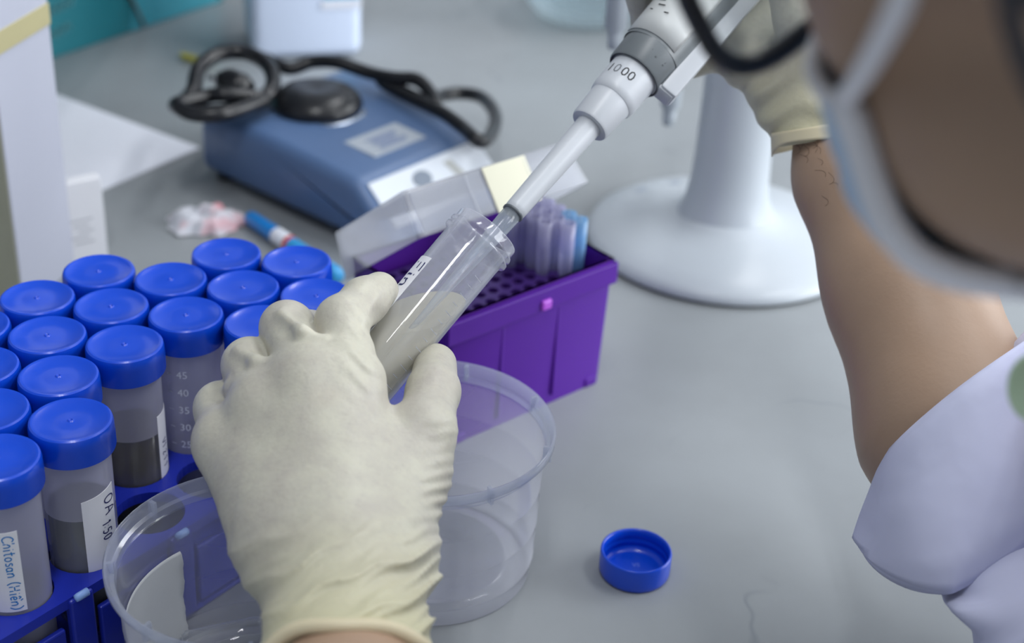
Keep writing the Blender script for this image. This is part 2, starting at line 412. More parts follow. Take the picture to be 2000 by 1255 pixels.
wf = mesh('window_1', *join(box(2596, 2616, -750, 2250, 150, 190), box(2596, 2616, -750, 2250, 1710, 1750), box(2596, 2616, -750, -710, 150, 1750), box(2596, 2616, 2210, 2250, 150, 1750)), mat('window_frame_white', (215, 217, 220), .5, noise=.02), smooth=False); wf['kind'] = 'structure'
mesh('wall_left', *box(-2240, -2200, -1600, 2640, -790, 2150), M_wall, smooth=False)['kind'] = 'structure'
mesh('wall_front', *box(-2240, 2600, -1640, -1600, -790, 2150), M_wall, smooth=False)['kind'] = 'structure'
bench = empty('lab_bench', (0, 0, -770), 'grey veined stone topped laboratory bench under everything', 'table')
mesh('worktop', *shift(rbox(-1250, 352, -260, 1900, -28, 0, 3), (0, 0, 770)), M_table, bench, angle=30)
M_benchsteel = mat('bench_frame_paint', (120, 124, 130), .45, noise=.05)
for lx in (-1200, 300):
    for ly in (-210, 1850):
        mesh('leg', *shift(box(lx-25, lx+25, ly-25, ly+25, -770, -28), (0, 0, 770)), M_benchsteel, bench, smooth=False)

# ================================================================== tube rack with capped tubes
RX, RY, RA, RS = -192.2, 551.1, math.radians(53.56), 35.69
pdir = np.array([math.cos(RA), math.sin(RA)]); qdir = np.array([math.cos(RA-2*math.pi/3), math.sin(RA-2*math.pi/3)])
odir = np.array([math.sin(RA), -math.cos(RA)])                 # outwards, towards the tubs
def spot(i, j): return np.array([RX, RY])+RS*(i*pdir+j*qdir)
PLATE = 50.0
rack = empty('tube_rack', (RX, RY, 0), 'deep blue plastic rack holding the blue capped tubes', 'rack')
rack.rotation_euler = (0, 0, RA)                                # local x along the rows, local -y outwards
ROWH = RS*math.sin(math.pi/3)
XL, XR, YF, YB = -2.55*RS, 5.05*RS, -ROWH-20, 2*ROWH+20
def rack_plate():
    bm = bmesh.new(); holes = []
    for j in range(-2, 2):                                     # row j: offset j*q
        for i in range(-4, 8):
            x = (i - 0.5*j)*RS; y = -j*ROWH
            if XL+17 < x < XR-17: holes.append((x, y))
    outer = [bm.verts.new((x, y, PLATE)) for x, y in ((XL, YF), (XR, YF), (XR, YB), (XL, YB))]
    edges = [bm.edges.new((outer[i], outer[(i+1) % 4])) for i in range(4)]
    for hx, hy in holes:
        ring = [bm.verts.new((hx+15.4*math.cos(2*math.pi*k/28), hy+15.4*math.sin(2*math.pi*k/28), PLATE)) for k in range(28)]
        edges += [bm.edges.new((ring[k], ring[(k+1) % 28])) for k in range(28)]
    r = bmesh.ops.triangle_fill(bm, use_beauty=True, use_dissolve=False, edges=edges)
    # drop faces that filled a hole
    bad = [f for f in bm.faces if any((f.calc_center_median().x-hx)**2+(f.calc_center_median().y-hy)**2 < 15.2**2 for hx, hy in holes)]
    bmesh.ops.delete(bm, geom=bad, context='FACES')
    bmesh.ops.recalc_face_normals(bm, faces=bm.faces)
    ex = bmesh.ops.extrude_face_region(bm, geom=bm.faces[:])
    bmesh.ops.translate(bm, verts=[g for g in ex['geom'] if isinstance(g, bmesh.types.BMVert)], vec=(0, 0, -5))
    bmesh.ops.recalc_face_normals(bm, faces=bm.faces); bm.verts.index_update()
    out = [tuple(v.co) for v in bm.verts], [tuple(v.index for v in f.verts) for f in bm.faces]; bm.free(); return out
mesh('top_plate', *rack_plate(), M_rack, rack, smooth=False)
mesh('bottom_plate', *rbox(XL, XR, YF, YB, 0, 3, 1), M_rack, rack, smooth=False)
NB = 5
bw = (XR-XL)/NB
for side, y in ((-1, YF), (1, YB)):
    for k in range(NB+1):
        x = XL+bw*k; x = min(max(x, XL+6), XR-6)
        mesh('post', *rbox(x-6, x+6, y-1.5 if side < 0 else y-3, y+3 if side < 0 else y+1.5, 2, PLATE-1, 1.2), M_rack, rack, smooth=False)
    for k in range(NB):
        x0, x1 = XL+bw*k+9, XL+bw*(k+1)-9
        mesh('side_panel', *rbox(x0, x1, y-.5 if side < 0 else y-3, y+2.5 if side < 0 else y, 5, 36, .8), M_rack, rack, smooth=False)
for x in (XL, XR-4):
    mesh('end_panel', *rbox(x, x+4, YF+5, YB-5, 2, PLATE-5, 1), M_rack, rack, smooth=False)
for k in range(1, NB):
    mesh('edge_tab_glint', *xf(lathe([(0, -3), (2.1, -2.7), (2.4, -1.5), (2.4, 2.4), (0, 2.6)], 16), lambda p, k=k: np.array([XL+bw*k+p[2]*1.2, YF-1.4+p[1]*.7, PLATE-.6+p[0]*.8])), M_tabglint, rack)

# one capped 50 ml tube, base at the cone tip
TZ = 103.0
def tube_profile(r=14.5):
    return [(.3, 0), (2.6, .3), (4.2, 2), (r-.9, 15.5), (r-.2, 18), (r, 22), (r+.35, TZ)]
def tube_inner(r=13.4): return [(.3, 1.4), (2, 1.8), (3.2, 3), (r-.9, 16.2), (r-.1, 19), (r, 24), (r+.3, TZ)]
cap_prof = [(0.31, 113.6), (.9, 114.2), (1.5, 113.7), (6, 113.55), (13.6, 113.6), (14.6, 114.3), (15.9, 114.5), (16.7, 114), (17.1, 112.9), (17.25, 111.2), (17.25, 109.8), (17.3, 108.8), (17.3, 101.6), (17.1, 101), (15.4, 101), (15.3, 104)]
def cap_r(r, z, k):
    if 101.2 < z < 109 and r > 17: return r - (.32 if k % 2 else -.06)
    return r
def flip(g): return g[0], [f[::-1] for f in g[1]]
G_cap = flip(lathe(cap_prof, 132, cap_r)); G_cap = join(G_cap, disc(.31, 113.6, 12))
G_tube = lathe(tube_profile(), 40); G_in = lathe(tube_inner(), 40)
first = {}
def make_tube(i, j, name_label, liquid=None, level=55, paper=None, print_marks=False, sediment=False, spin=0.0):
    p = spot(i, j)
    t = empty('capped_tube', (p[0], p[1], 3.5), name_label, 'tube', 'blue capped tubes standing in the rack', (0, 0, spin))
    if liquid and liquid is not M_pale:                         # the wall turns clearer where liquid wets it
        pr = tube_profile(); rl = 14.5+.35*(level-22)/(TZ-22)
        mesh('body', *lathe([(rl, level)]+[q for q in pr if q[1] > level], 40), M_pp, t)
        mesh('wet_wall', *lathe([q for q in pr if q[1] < level]+[(rl, level)], 40), M_wet, t)
        c = first['cap'].copy(); COL.objects.link(c); c.parent = t
    elif not first:
        first['body'] = mesh('body', *G_tube, M_pp, t); first['cap'] = mesh('cap', *G_cap, M_cap, t, angle=35)
    else:
        for k in ('body', 'cap'):
            c = first[k].copy(); COL.objects.link(c); c.parent = t
    if liquid:
        pr = [q for q in tube_inner() if q[1] < level]+[(13.45, level), (12.6, level+.2), (.31, level+.1)]
        mesh('liquid', *lathe(pr, 32), liquid, t)
    if print_marks:
        gs = []
        for n_, v in enumerate((45, 40, 35, 30, 25, 20)):
            g = type_mesh(str(v), 5.4)
            gs.append(on_cyl(g, 14.95, lambda x, y, n_=n_: (x, 90-n_*9.6+y)))
            gs.append(on_cyl(box(-6, -3.6, -.3, .3, 0, .1), 14.95, lambda x, y, n_=n_: (x-1.5, 90-n_*9.6+y)))
        mesh('graduation_print', *join(*gs), M_markwhite, t, smooth=False)
    return t
M_olive = mat('dark_olive_liquid', (56, 52, 36), .2, noise=.25, nscale=25)
M_greyliq = mat('grey_suspension', (80, 82, 84), .25, noise=.15, nscale=30)
M_pale = clear_mat('clear_liquid', (170, 172, 178), .35, tint=(.85, .86, .88), rough=.08)
names = {
 (-1, 0): 'blue capped tube at left edge, just behind the tube labelled Chitosan',
 (0, 0): 'blue capped tube right behind the tube labelled OA 1:50',
 (2, 0): 'blue capped tube with white printed graduations beside the gloved hand',
 (3, 0): 'fully seen blue capped tube just above the one hidden by the middle finger',
 (4, 0): 'blue capped tube at rear right corner of the rack, near the blue marker',
 (3, 1): 'blue capped tube partly hidden by the curled middle finger',
 (4, 1): 'blue capped tube half hidden behind the raised index finger',
 (-1, -1): 'blue capped tube cut by left edge, between a wider and a narrower cut cap',
 (0, -1): 'blue capped tube in third row, in front of the rear left one',
 (1, -1): 'blue capped tube in the middle of the third row',
 (2, -1): 'blue capped tube in third row before the pink stained tissue',
 (3, -1): 'rearmost blue capped tube, topmost cap, below the tissue',
 (-1, -2): 'blue cap just showing at left edge, highest of the cut ones',
 (0, -2): 'blue capped tube in rear row at the foot of the white carton',
 (1, -2): 'blue capped tube in rear row before the small white card',
}
face = lambda i, j: math.atan2(-spot(i, j)[1], -spot(i, j)[0])  # direction towards the camera side
for (i, j), lb in names.items():
    make_tube(i, j, lb, print_marks=(i, j) == (2, 0), spin=face(i, j)-.25 if (i, j) == (2, 0) else random.uniform(0, 6),
              liquid=M_pale if (i, j) in ((2, 0), (0, 0)) else None, level=40)
def stick_label(t, a0, a1, z0, z1, name='paper_label', r=14.75, m=None, slant=0):
    def fn(u, v):
        a = a0+(a1-a0)*u; z = z0+(z1-z0)*v+slant*(u-.5)
        return np.array([r*math.cos(a), r*math.sin(a), z]), np.array([math.cos(a), math.sin(a), 0])
    return mesh(name, *slab(fn, 18, 2, .25), m or M_label, t, smooth=False)
def write_on(t, txt, size, width, ang, ztop, ink, r=15.12, name='handwriting'):
    g = pen_strokes(txt, size, width)                          # text runs down the tube, letter tops to the right
    mesh(name, *on_cyl(g, r, lambda x, y: (ang*r+y, ztop-x)), ink, t, smooth=False)
# front row: Chitosan tube, OA tube; second row: olive tube
t = make_tube(-1, 1, 'front blue capped tube with handwritten Chitosan label', M_pale, 46)
f0 = face(-1, 1)
lb_ = stick_label(t, f0-1.25, f0+.24, 48, 88, slant=0); write_on(t, 'Chitosan (Hien)', 4.15, .5, f0-.16, 86.5, M_inkblue)
t = make_tube(0, 1, 'blue capped tube labelled OA 1:50 holding grey liquid', M_greyliq, 73)
f0 = face(0, 1)
stick_label(t, f0+.02, f0+1.12, 45, 84, slant=3); write_on(t, 'OA', 5.6, .6, f0+.70, 81.5, M_inknavy); write_on(t, '1:50', 4.6, .6, f0+.56, 69, M_inknavy)
t = make_tube(1, 0, 'blue capped tube with dark olive liquid and a side label', M_olive, 71)
f0 = face(1, 0)
stick_label(t, f0+.85, f0+2.2, 46, 80); write_on(t, 'V1 2:1 1', 3.8, .5, f0+1.02, 66, M_inknavy)

# ================================================================== clear round tubs
def tub_geo():
    hz = 80.0
    wall = [(.35, 2.4), (33, 2.4), (34.5, 4), (36.5, 4.2), (38, 2.6), (42, 2.2), (45, 0.4), (47, 0), (48.6, 1.2), (49.0, 9), (50.0, 10.2), (50.1, 11.5), (49.6, 12.5), (50.6, 30), (50.9, 31), (50.7, 32), (51.2, 50), (51.5, 51), (51.3, 52), (52.2, hz-10)]
    rim = [(52.2, hz-10), (53.2, hz-9.6), (53.4, hz-6.5), (55.6, hz-6), (56.6, hz-5), (56.8, hz-1), (56.2, hz-.2), (55.6, hz-.4), (55.2, hz-1.2), (54.3, hz-5.6), (52.6, hz-6.2), (52.0, hz-9)]
    return join(lathe(wall, 72), disc(.35, 2.4, 12)), lathe(rim, 72)
G_wall, G_rim = tub_geo()
tub_first = {}
def make_tub(x, y, label, spin):
    t = empty('plastic_tub', (x, y, 0), label, 'tub', 'clear round plastic tubs', (0, 0, spin))
    if not tub_first:
        tub_first['wall'] = mesh('wall', *G_wall, M_tub, t, angle=50); tub_first['rim'] = mesh('rim', *G_rim, M_tubrim, t, angle=50)
        for k in range(8):
            a = 2*math.pi*k/8
            g = xf(box(52.6, 56.4, -.8, .8, 71.5, 79.2), lambda p, a=a: np.array([p[0]*math.cos(a)-p[1]*math.sin(a), p[0]*math.sin(a)+p[1]*math.cos(a), p[2]]))
            tub_first['rib%d' % k] = mesh('rim_rib', *g, M_tubrim, t, smooth=False)
    else:
        for o in tub_first.values():
            c = o.copy(); COL.objects.link(c); c.parent = t
    return t
tubR = make_tub(-33.6, 586.5, 'empty clear plastic tub in front of the purple tip box', .55)
tubL = make_tub(-101.5, 487, 'clear plastic tub with a paper label beside the tube rack', .2)
# paper stuck inside the left tub's far-left wall
def patch(u, v):
    z = 4+46*v; a = math.radians(126+80*u); r = 48.4+z*.045-.5
    a = min(a, math.radians(205)); a -= (.010*math.sin(v*9+1)+.006*math.sin(v*23)+.003*math.sin(v*61)+.03*v) if u == 0 else 0
    return np.array([r*math.cos(a), r*math.sin(a), z]), -np.array([math.cos(a), math.sin(a), 0])
mesh('paper_label', *slab(patch, 24, 26, .25), mat('worn_paper', (206, 209, 212), .7, noise=.06, nscale=70), tubL)
# little clear vial lying in it
vial = empty('glass_vial', (-113, 515, 10.6), 'small clear vial lying inside the tub beside the glove cuff', 'vial')
vax = nrm([.95, .25, .12])
vy = nrm(np.cross([0, 0, 1], vax)); vz = np.cross(vax, vy)
M_vial = clear_mat('vial_glass', (225, 230, 238), .10, rough=.03, ior=1.5, edge=.7)
mesh('body', *xf(lathe([(.3, -24), (5, -24), (6.2, -22.5), (6.3, 8), (5.6, 11), (4, 13), (4, 15)], 28), lambda p: vax*p[2]+vy*p[0]+vz*p[1]), M_vial, vial)
mesh('neck', *xf(lathe([(4, 15), (5.4, 15.2), (5.4, 17), (4.4, 17.4), (5.4, 18.2), (5.4, 20), (4.3, 20.5), (3.2, 20.4)], 28), lambda p: vax*p[2]+vy*p[0]+vz*p[1]), M_tubrim, vial)

# ================================================================== loose blue cap lying open side up
cp = Zp(1243, 1073, 13.5)
lc = empty('loose_cap', (cp[0], cp[1], 0), 'single blue screw cap lying open side up on the bare bench', 'cap')
prof = [(.3, 1.6), (12, 1.6), (15.0, 1.8), (15.4, 3.5), (15.9, 4.4), (15.3, 5.3), (15.4, 7.4), (15.9, 8.1), (15.3, 9), (15.5, 11.5), (15.9, 13.1), (16.4, 13.6), (17.0, 13.3), (17.25, 12.4), (17.25, 4), (17.1, 2), (16.6, .7), (15.6, .1), (.3, 0)]
mesh('shell', *join(lathe(prof, 72), disc(.3, 1.6, 12)), M_cap, lc)
mesh('mould_mark', *shift(type_mesh('V5', 3.6), (1, 3, 1.75)), mat('mould_blue', (110, 140, 235), .3, noise=.03), lc, smooth=False)

# ================================================================== purple tip box with half open lid
e_ = np.array([.742, .671, 0]); e_ = nrm(e_); b_ = np.array([-e_[1], e_[0], 0]); z_ = np.array([0, 0, 1.0])
fr_ = np.array([55.5, 758.0, 0]); BW, BD, BH = 118.0, 86.0, 81.0
org = fr_-e_*BW
tb = empty('tip_box', org, 'purple pipette tip box with its clear lid half open', 'box')
tb.rotation_euler = (0, 0, math.atan2(e_[1], e_[0]))           # local x along front, y to the back
M_purple = mat('purple_plastic', (82, 30, 146), .4, noise=.08, nscale=25, spec=.25)
M_purpled = mat('purple_plate', (62, 34, 108), .4, noise=.08, nscale=25)
def shell_box(w_, d_, h_, inset, th, bottom=True):
    """open-topped tray with draft"""
    o0 = [(inset, inset), (w_-inset, inset), (w_-inset, d_-inset), (inset, d_-inset)]
    o1 = [(0, 0), (w_, 0), (w_, d_), (0, d_)]
    i1 = [(th, th), (w_-th, th), (w_-th, d_-th), (th, d_-th)]; i0 = [(inset+th, inset+th), (w_-inset-th, inset+th), (w_-inset-th, d_-inset-th), (inset+th, d_-inset-th)]
    bm = bmesh.new(); R = []
    for ring, z in ((o0, 0), (o1, h_), (i1, h_), (i0, th)): R.append([bm.verts.new((x, y, z)) for x, y in ring])
    for a in range(3):
        for k in range(4): bm.faces.new((R[a][k], R[a][(k+1) % 4], R[a+1][(k+1) % 4], R[a+1][k]))
    bm.faces.new(R[0][::-1]); bm.faces.new(R[3])
    vert_edges = [ed for ed in bm.edges if abs(ed.verts[0].co.z-ed.verts[1].co.z) > h_*.5]
    bmesh.ops.bevel(bm, geom=vert_edges, offset=3.2, segments=3, affect='EDGES', profile=.5)
    bm.verts.index_update(); out = [tuple(v.co) for v in bm.verts], [tuple(v.index for v in f.verts) for f in bm.faces]; bm.free(); return out
g = shell_box(BW, BD, BH, 2.2, 2.2)
mesh('base', *g, M_purple, tb, angle=30)
# rim band stands proud, feet and ribs below
for nm, bx_ in (('rim_band', (-1.4, BW+1.4, -1.6, .4, 66, 79)), ('rim_band', (BW-.4, BW+1.6, -1.4, BD, 66, 79))):
    mesh(nm, *rbox(*bx_, .7), M_purple, tb, smooth=False)
for x in (38, 78): mesh('front_rib', *rbox(x-1, x+1, .3, 2.6, 6, 64, .5), M_purple, tb, smooth=False)
mesh('latch', *rbox(62, 69, -3.4, 0, 67, 73, 1.2), mat('latch_pink', (178, 84, 214), .35, noise=.04), tb, smooth=False)
for x in (6, BW-14): mesh('foot', *rbox(x, x+9, 1.2, 8, 0, 6, 1), M_purple, tb, smooth=False)
def hole_plate(nx, ny, pitch, x0, y0, r, z):
    V, F = [], []
    for i in range(nx):
        for j in range(ny):
            cx, cy = x0+pitch*(i+.5), y0+pitch*(j+.5); h = pitch/2; b = len(V)
            for k in range(8):
                a = math.pi/4*k+math.pi/8; V.append((cx+r*math.cos(a), cy+r*math.sin(a), z))
            for k in range(8):
                a = math.pi/4*k+math.pi/8; V.append((cx+.8*r*math.cos(a), cy+.8*r*math.sin(a), z-9))
            V += [(cx+h, cy+h, z), (cx-h, cy+h, z), (cx-h, cy-h, z), (cx+h, cy-h, z)]
            c = [b+16, b+17, b+18, b+19]
            for k in range(8): F.append((b+k, b+(k+1) % 8, b+8+(k+1) % 8, b+8+k)[::-1])
            # octagon to square: corner of quadrant q sits between verts 2q and 2q+1
            for q in range(4):
                F.append((b+2*q, c[q], b+2*q+1)[::1]); F.append((b+2*q+1, c[q], c[(q+1) % 4], b+(2*q+2) % 8))
    return V, F
mesh('tip_plate', *hole_plate(12, 8, 9.0, 5, 7, 3.3, 68), M_purpled, tb, smooth=False)
# hinged lid
ph = math.radians(39)
lf = frame((0, BD+6, 64), (1, 0, 0), (0, -math.cos(ph), math.sin(ph)), (0, math.sin(ph), math.cos(ph)))
lidg = shell_box(BW+2, 86, 26, 3.0, 1.6)
lidg = xf(lidg, lambda p: lf((p[0]-1, p[1], 26-p[2])))
lid = mesh('lid', *flip(lidg), M_lid, tb, angle=30)
for x in (40, 80): mesh('lid_rib', *xf(rbox(x-.7, x+.7, 84.5, 86.6, 1, 24, .4), lambda p: lf(p)), M_lid, lid, smooth=False)
mesh('cream_sticker', *xf(rbox(52, 82, 85.2, 86.5, -1, 25, .3), lambda p: lf(p)), mat('cream_paper', (228, 226, 205), .7, noise=.03, nscale=60), lid, smooth=False)
mesh('front_label', *xf(rbox(4, 50, 84.6, 85.9, 1, 24, .3), lambda p: lf(p)), clear_mat('frosted_panel', (226, 230, 238), .36, rough=.3), lid, smooth=False)
# tips still standing in the plate
tipg = join(lathe([(3.0, 60), (3.6, 68), (3.9, 72), (4.15, 84), (4.3, 100), (3.5, 100), (3.4, 84)], 16))
tipmesh = None
spots = [(11, 1), (10, 1), (11, 2), (10, 2), (9, 2), (11, 3), (10, 3), (9, 3), (11, 4), (10, 4), (9, 4), (8, 4), (11, 5), (10, 5), (9, 5)]
for n_, (i, j) in enumerate(spots):
    loc = org+e_*(5+9*(i+.5))+b_*(7+9*(j+.5))
    blue = (i, j) in ((11, 1), (11, 2))
    key = M_tipblue if blue else M_tip
    o = mesh('pipette_tip', *tipg, key, None); o.location = Vector(loc)*S
    lab = 'pale blue pipette tip at the front right end of the tip cluster' if blue else 'frosted clear pipette tip standing in the purple box'
    tag(o, lab, 'pipette tip', 'blue tips in the purple box' if blue else 'clear tips in the purple box')

# ================================================================== pipette carousel
M_stand = mat('white_stand_plastic', (188, 195, 202), .32, noise=.015, nscale=20)
sc_ = Zp(1402, 601, 0); SX, SY = 141.0, sc_[1]+93
st = empty('pipette_stand', (SX, SY, 0), 'white round based pipette carousel stand behind the forearm', 'stand')
mesh('base', *lathe([(.3, 26), (20, 26), (30, 25), (34, 22.5), (40, 20), (55, 17.2), (75, 13.6), (88, 9.6), (92.6, 6.5), (93.4, 4), (93, 2.2)][::-1], 80), M_stand, st)
mesh('foot_ring', *lathe([(60, 0.2), (91, 0), (92.2, .6), (92.2, 2.4), (60, 2.6)], 80), mat('dark_rubber', (52, 56, 54), .6, noise=.1), st)
def col_fn(u, v):
    z = 20+330*v; a = 2*math.pi*u; fl = 9*math.exp(-(z-20)/14); rx, ry = 25.5+fl-.006*z, 22+fl
    return np.array([rx*math.cos(a), ry*math.sin(a), z])
mesh('column', *flip(grid(col_fn, 48, 24, True)), M_stand, st)
mesh('hanger_ring', *lathe([(22, 352), (22, 340), (70, 340), (84, 343), (86, 348), (80, 352), (22, 352)], 64), M_stand, st)
mesh('base_print', *xf(box(-18, 18, -1.6, 1.6, 0, .1), lambda p: (lambda x, y: np.array([x, y, 17.5-(math.hypot(x, y)-55)*.18]))(-42+p[0]*.9+p[1]*.4, 55+p[0]*.5-p[1])), mat('pale_blue_print', (186, 198, 218), .4, noise=.05), st, smooth=False)
def hanging(x, y, ztip, label):
    o = empty('hanging_pipette', (x, y, ztip), label, 'pipette', 'spare pipettes on the carousel')
    L_ = 338-ztip
    mesh('nozzle', *lathe([(.4, 0), (4.2, .3), (5.0, 10), (5.2, 13), (6.2, 14)], 24), M_stand, o)
    mesh('shaft', *lathe([(5.6, 13), (7.2, 14), (7.4, 70), (9, 80), (12, 95), (13, 110), (13, L_), (.4, L_)], 24), M_stand, o)
h1 = Zp(1305, 243, 60); hanging(h1[0], h1[1], 60, 'hanging white pipette just left of the stand column')
h2 = Zp(1199, 95, 138); hanging(h2[0], h2[1], 138, 'hanging white pipette at top edge before the glass dish')

# ================================================================== blue vortex mixer with its cable
s_ = nrm([.78, -.63, 0]); t_ = nrm([.63, .78, 0]); mo = np.array([-231.0, 1006.0, 0])
mx_ = empty('vortex_mixer', mo, 'blue wedge shaped vortex mixer with black rubber cup', 'mixer')
M_mix = mat('mixer_blue', (84, 110, 150), .38, noise=.03, nscale=14)
def ml(a, b, z): return s_*a+t_*b+z_*z                          # along the side, across, up
mprof = [(0, 44), (10, 49), (35, 53), (80, 53), (120, 51), (152, 49), (160, 46.5), (188, 22), (193, 14)]
def mix_body():
    bm = bmesh.new(); L_, R_ = [], []
    def width(a): return 150-32*a/193
    rings = [(a, z) for a, z in mprof]
    top = [[bm.verts.new(ml(a, b*width(a), z)) for b in (0, 1)] for a, z in rings]
    bot = [[bm.verts.new(ml(a, b*width(a), 6)) for b in (0, 1)] for a, z in ((0, 0), (193, 0))]
    for k in range(len(top)-1): bm.faces.new((top[k][0], top[k+1][0], top[k+1][1], top[k][1]))
    bm.faces.new([bot[0][0], bot[1][0]]+[top[k][0] for k in range(len(top)-1, -1, -1)])
    bm.faces.new([bot[1][1], bot[0][1]]+[top[k][1] for k in range(len(top))])
    bm.faces.new((bot[0][1], bot[0][0], top[0][0], top[0][1])); bm.faces.new((bot[1][0], bot[1][1], top[-1][1], top[-1][0]))
    bm.faces.new((bot[0][0], bot[0][1], bot[1][1], bot[1][0]))
    bmesh.ops.recalc_face_normals(bm, faces=bm.faces)
    se = [ed for ed in bm.edges if len(ed.link_faces) == 2 and ed.link_faces[0].normal.angle(ed.link_faces[1].normal) > .7]
    bmesh.ops.bevel(bm, geom=se, offset=9, segments=4, affect='EDGES', profile=.5)
    bm.verts.index_update(); out = [tuple(v.co) for v in bm.verts], [tuple(v.index for v in f.verts) for f in bm.faces]; bm.free(); return out
mesh('housing', *mix_body(), M_mix, mx_, angle=40)
for a, b in ((14, 14), (14, 130), (178, 14), (178, 100)):
    mesh('rubber_foot', *shift(lathe([(.3, 0), (7, 0), (7, 8), (.3, 8)], 16), ml(a, b, 0)), mat('foot_rubber', (40, 40, 42), .7, noise=.1), mx_)
M_black = mat('black_rubber', (22, 23, 27), .3, noise=.1, nscale=40)
cupc = ml(56, 64, 0)
mesh('rubber_cup', *shift(lathe([(.35, 66), (8, 67.5), (18, 67), (26, 64.5), (31, 60), (32.5, 56), (31, 52), (24, 50)][::-1], 56), cupc), M_black, mx_)
mesh('chrome_collar', *shift(lathe([(31, 49.5), (36, 49.8), (37, 51), (36.4, 52.6), (33, 53)], 56), cupc), mat('brushed_metal', (170, 178, 190), .25, .9, noise=.05), mx_)
mesh('rating_plate', *xf(rbox(112, 142, 36, 86, 0, .8, .3), lambda p: ml(p[0], p[1], 50.6+p[2]-(p[0]-120)*.045)), mat('grey_plate', (172, 180, 190), .4, noise=.03), mx_, smooth=False)
gs = []
for k in range(5):
    g = type_mesh(['Speed', 'range', 'volts', 'hertz', 'watts'][k], 1) if False else box(120+k*3.6, 122+k*3.6, 48+2*(k % 2), 76-3*(k % 3), 0, .2)
    gs.append(xf(g, lambda p: ml(p[0], p[1], 51.5+p[2]-(p[0]-120)*.045)))
mesh('plate_print', *join(*gs), mat('faded_blue_print', (120, 134, 168), .5, noise=.1), mx_, smooth=False)
sl = nrm([28, -24.5]); 
def onslope(a, b, h): d = (a-160)/28; return ml(160+28*d+h*.66, b, 46.5-24.5*d+h*.75)
mesh('control_panel', *xf(rbox(161.5, 188, 9, 116, 0, 1.2, .4), lambda p: onslope(p[0], p[1], p[2])), mat('panel_white', (216, 222, 230), .4, noise=.02), mx_, smooth=False)
mesh('panel_emblem', *xf(lathe([(.3, 0), (7.5, 0), (7.5, .6), (.3, .7)], 28), lambda p: onslope(170+p[0]*.62, 52+p[1]*1.1, 1.2+p[2])), mat('emblem_grey', (128, 138, 152), .4, noise=.05), mx_, smooth=False)
mesh('panel_mark', *xf(rbox(166, 180, 76, 84, 1.1, 1.5, .15), lambda p: onslope(p[0], p[1]+(p[0]-166)*.5, p[2])), mat('mark_grey', (176, 178, 176), .5, noise=.1), mx_, smooth=False)
# coiled power cable lying on it
def cab(u, v, z): return Zp(u, v, z+(7 if z >= 50 else 0))
pts = [cab(352, 207, 58), cab(420, 217, 57), cab(500, 200, 56), cab(532, 160, 66), cab(505, 112, 74), cab(445, 100, 78), cab(392, 125, 76), cab(378, 165, 70), cab(400, 190, 62)]
cable = empty('power_cable', Zp(450, 190, 52), 'thick black power cable coiled on top of the blue mixer', 'cable')
co = np.array(cable.location)/S
loop1 = catmull([cab(345, 207, 56), cab(400, 220, 56), cab(480, 208, 56), cab(530, 175, 60), cab(525, 130, 66), cab(480, 103, 70), cab(425, 106, 70), cab(388, 135, 66), cab(378, 175, 60), cab(362, 196, 57)], 8, True)
mesh('coil', *shift(sweep(loop1, 5.6, 12, True), -co), M_black, cable)
loop1b = catmull([cab(348, 203, 64), cab(405, 188, 64), cab(440, 185, 66), cab(500, 190, 62), cab(512, 196, 60), cab(440, 222, 62), cab(375, 222, 62)], 8, True)
mesh('coil', *shift(sweep(loop1b, 5.2, 12, True), -co), M_black, cable)
run = catmull([cab(470, 100, 66), cab(520, 116, 60), cab(566, 134, 56), cab(610, 121, 60), cab(660, 122, 62), cab(720, 142, 58), cab(770, 152, 60), cab(812, 155, 62), cab(838, 178, 58), cab(848, 205, 54), cab(800, 185, 53), cab(745, 158, 54), cab(780, 180, 53), cab(860, 218, 53), cab(905, 250, 52), cab(938, 276, 51), cab(962, 258, 40), cab(966, 222, 30), cab(940, 190, 28), cab(895, 182, 26), cab(855, 190, 30), cab(850, 205, 40)], 8)
mesh('run', *shift(sweep(run, 5.0, 12), -co), M_black, cable)
mesh('plug', *xf(lathe([(.3, -16), (7, -15), (10, -8), (10.5, 6), (8, 14), (.3, 15)], 24), lambda p: cab(458, 166, 60)-co+s_*p[2]*.9+t_*p[0]+z_*p[1]), M_black, cable)
for dx in (-4, 4): mesh('prong', *xf(lathe([(.3, 0), (1.9, 0), (1.9, 16), (.3, 17)], 10), lambda p, dx=dx: cab(446, 160, 62)-co-s_*p[2]+t_*(p[0]+dx)+z_*p[1]), mat('prong_metal', (190, 192, 196), .25, .9, noise=.03), cable)

# ================================================================== things further back on the bench
bt = Zp(578, 116, 0)+np.array([0, 38, 0])
bo = empty('plastic_bottle', bt, 'white rectangular plastic bottle standing behind the mixer', 'bottle'); bo.rotation_euler = (0, 0, math.radians(16))
M_bottle = mat('frosted_white_bottle', (216, 228, 250), .35, noise=.02, nscale=12)
mesh('body', *rbox(-47, 47, -36, 36, 0, 170, 9, 3), M_bottle, bo, angle=40)
mesh('label', *rbox(14, 44, -36.8, -35, 52, 120, .3), mat('sky_blue_label', (120, 190, 220), .5, noise=.05), bo, smooth=False)
mesh('white_band', *rbox(12, 46, -37.2, -36, 44, 51, .3), M_white, bo, smooth=False)
mesh('cap', *lathe([(.3, 200), (17, 200), (18, 198), (18, 172), (14, 168)][::-1], 32), M_white, bo)

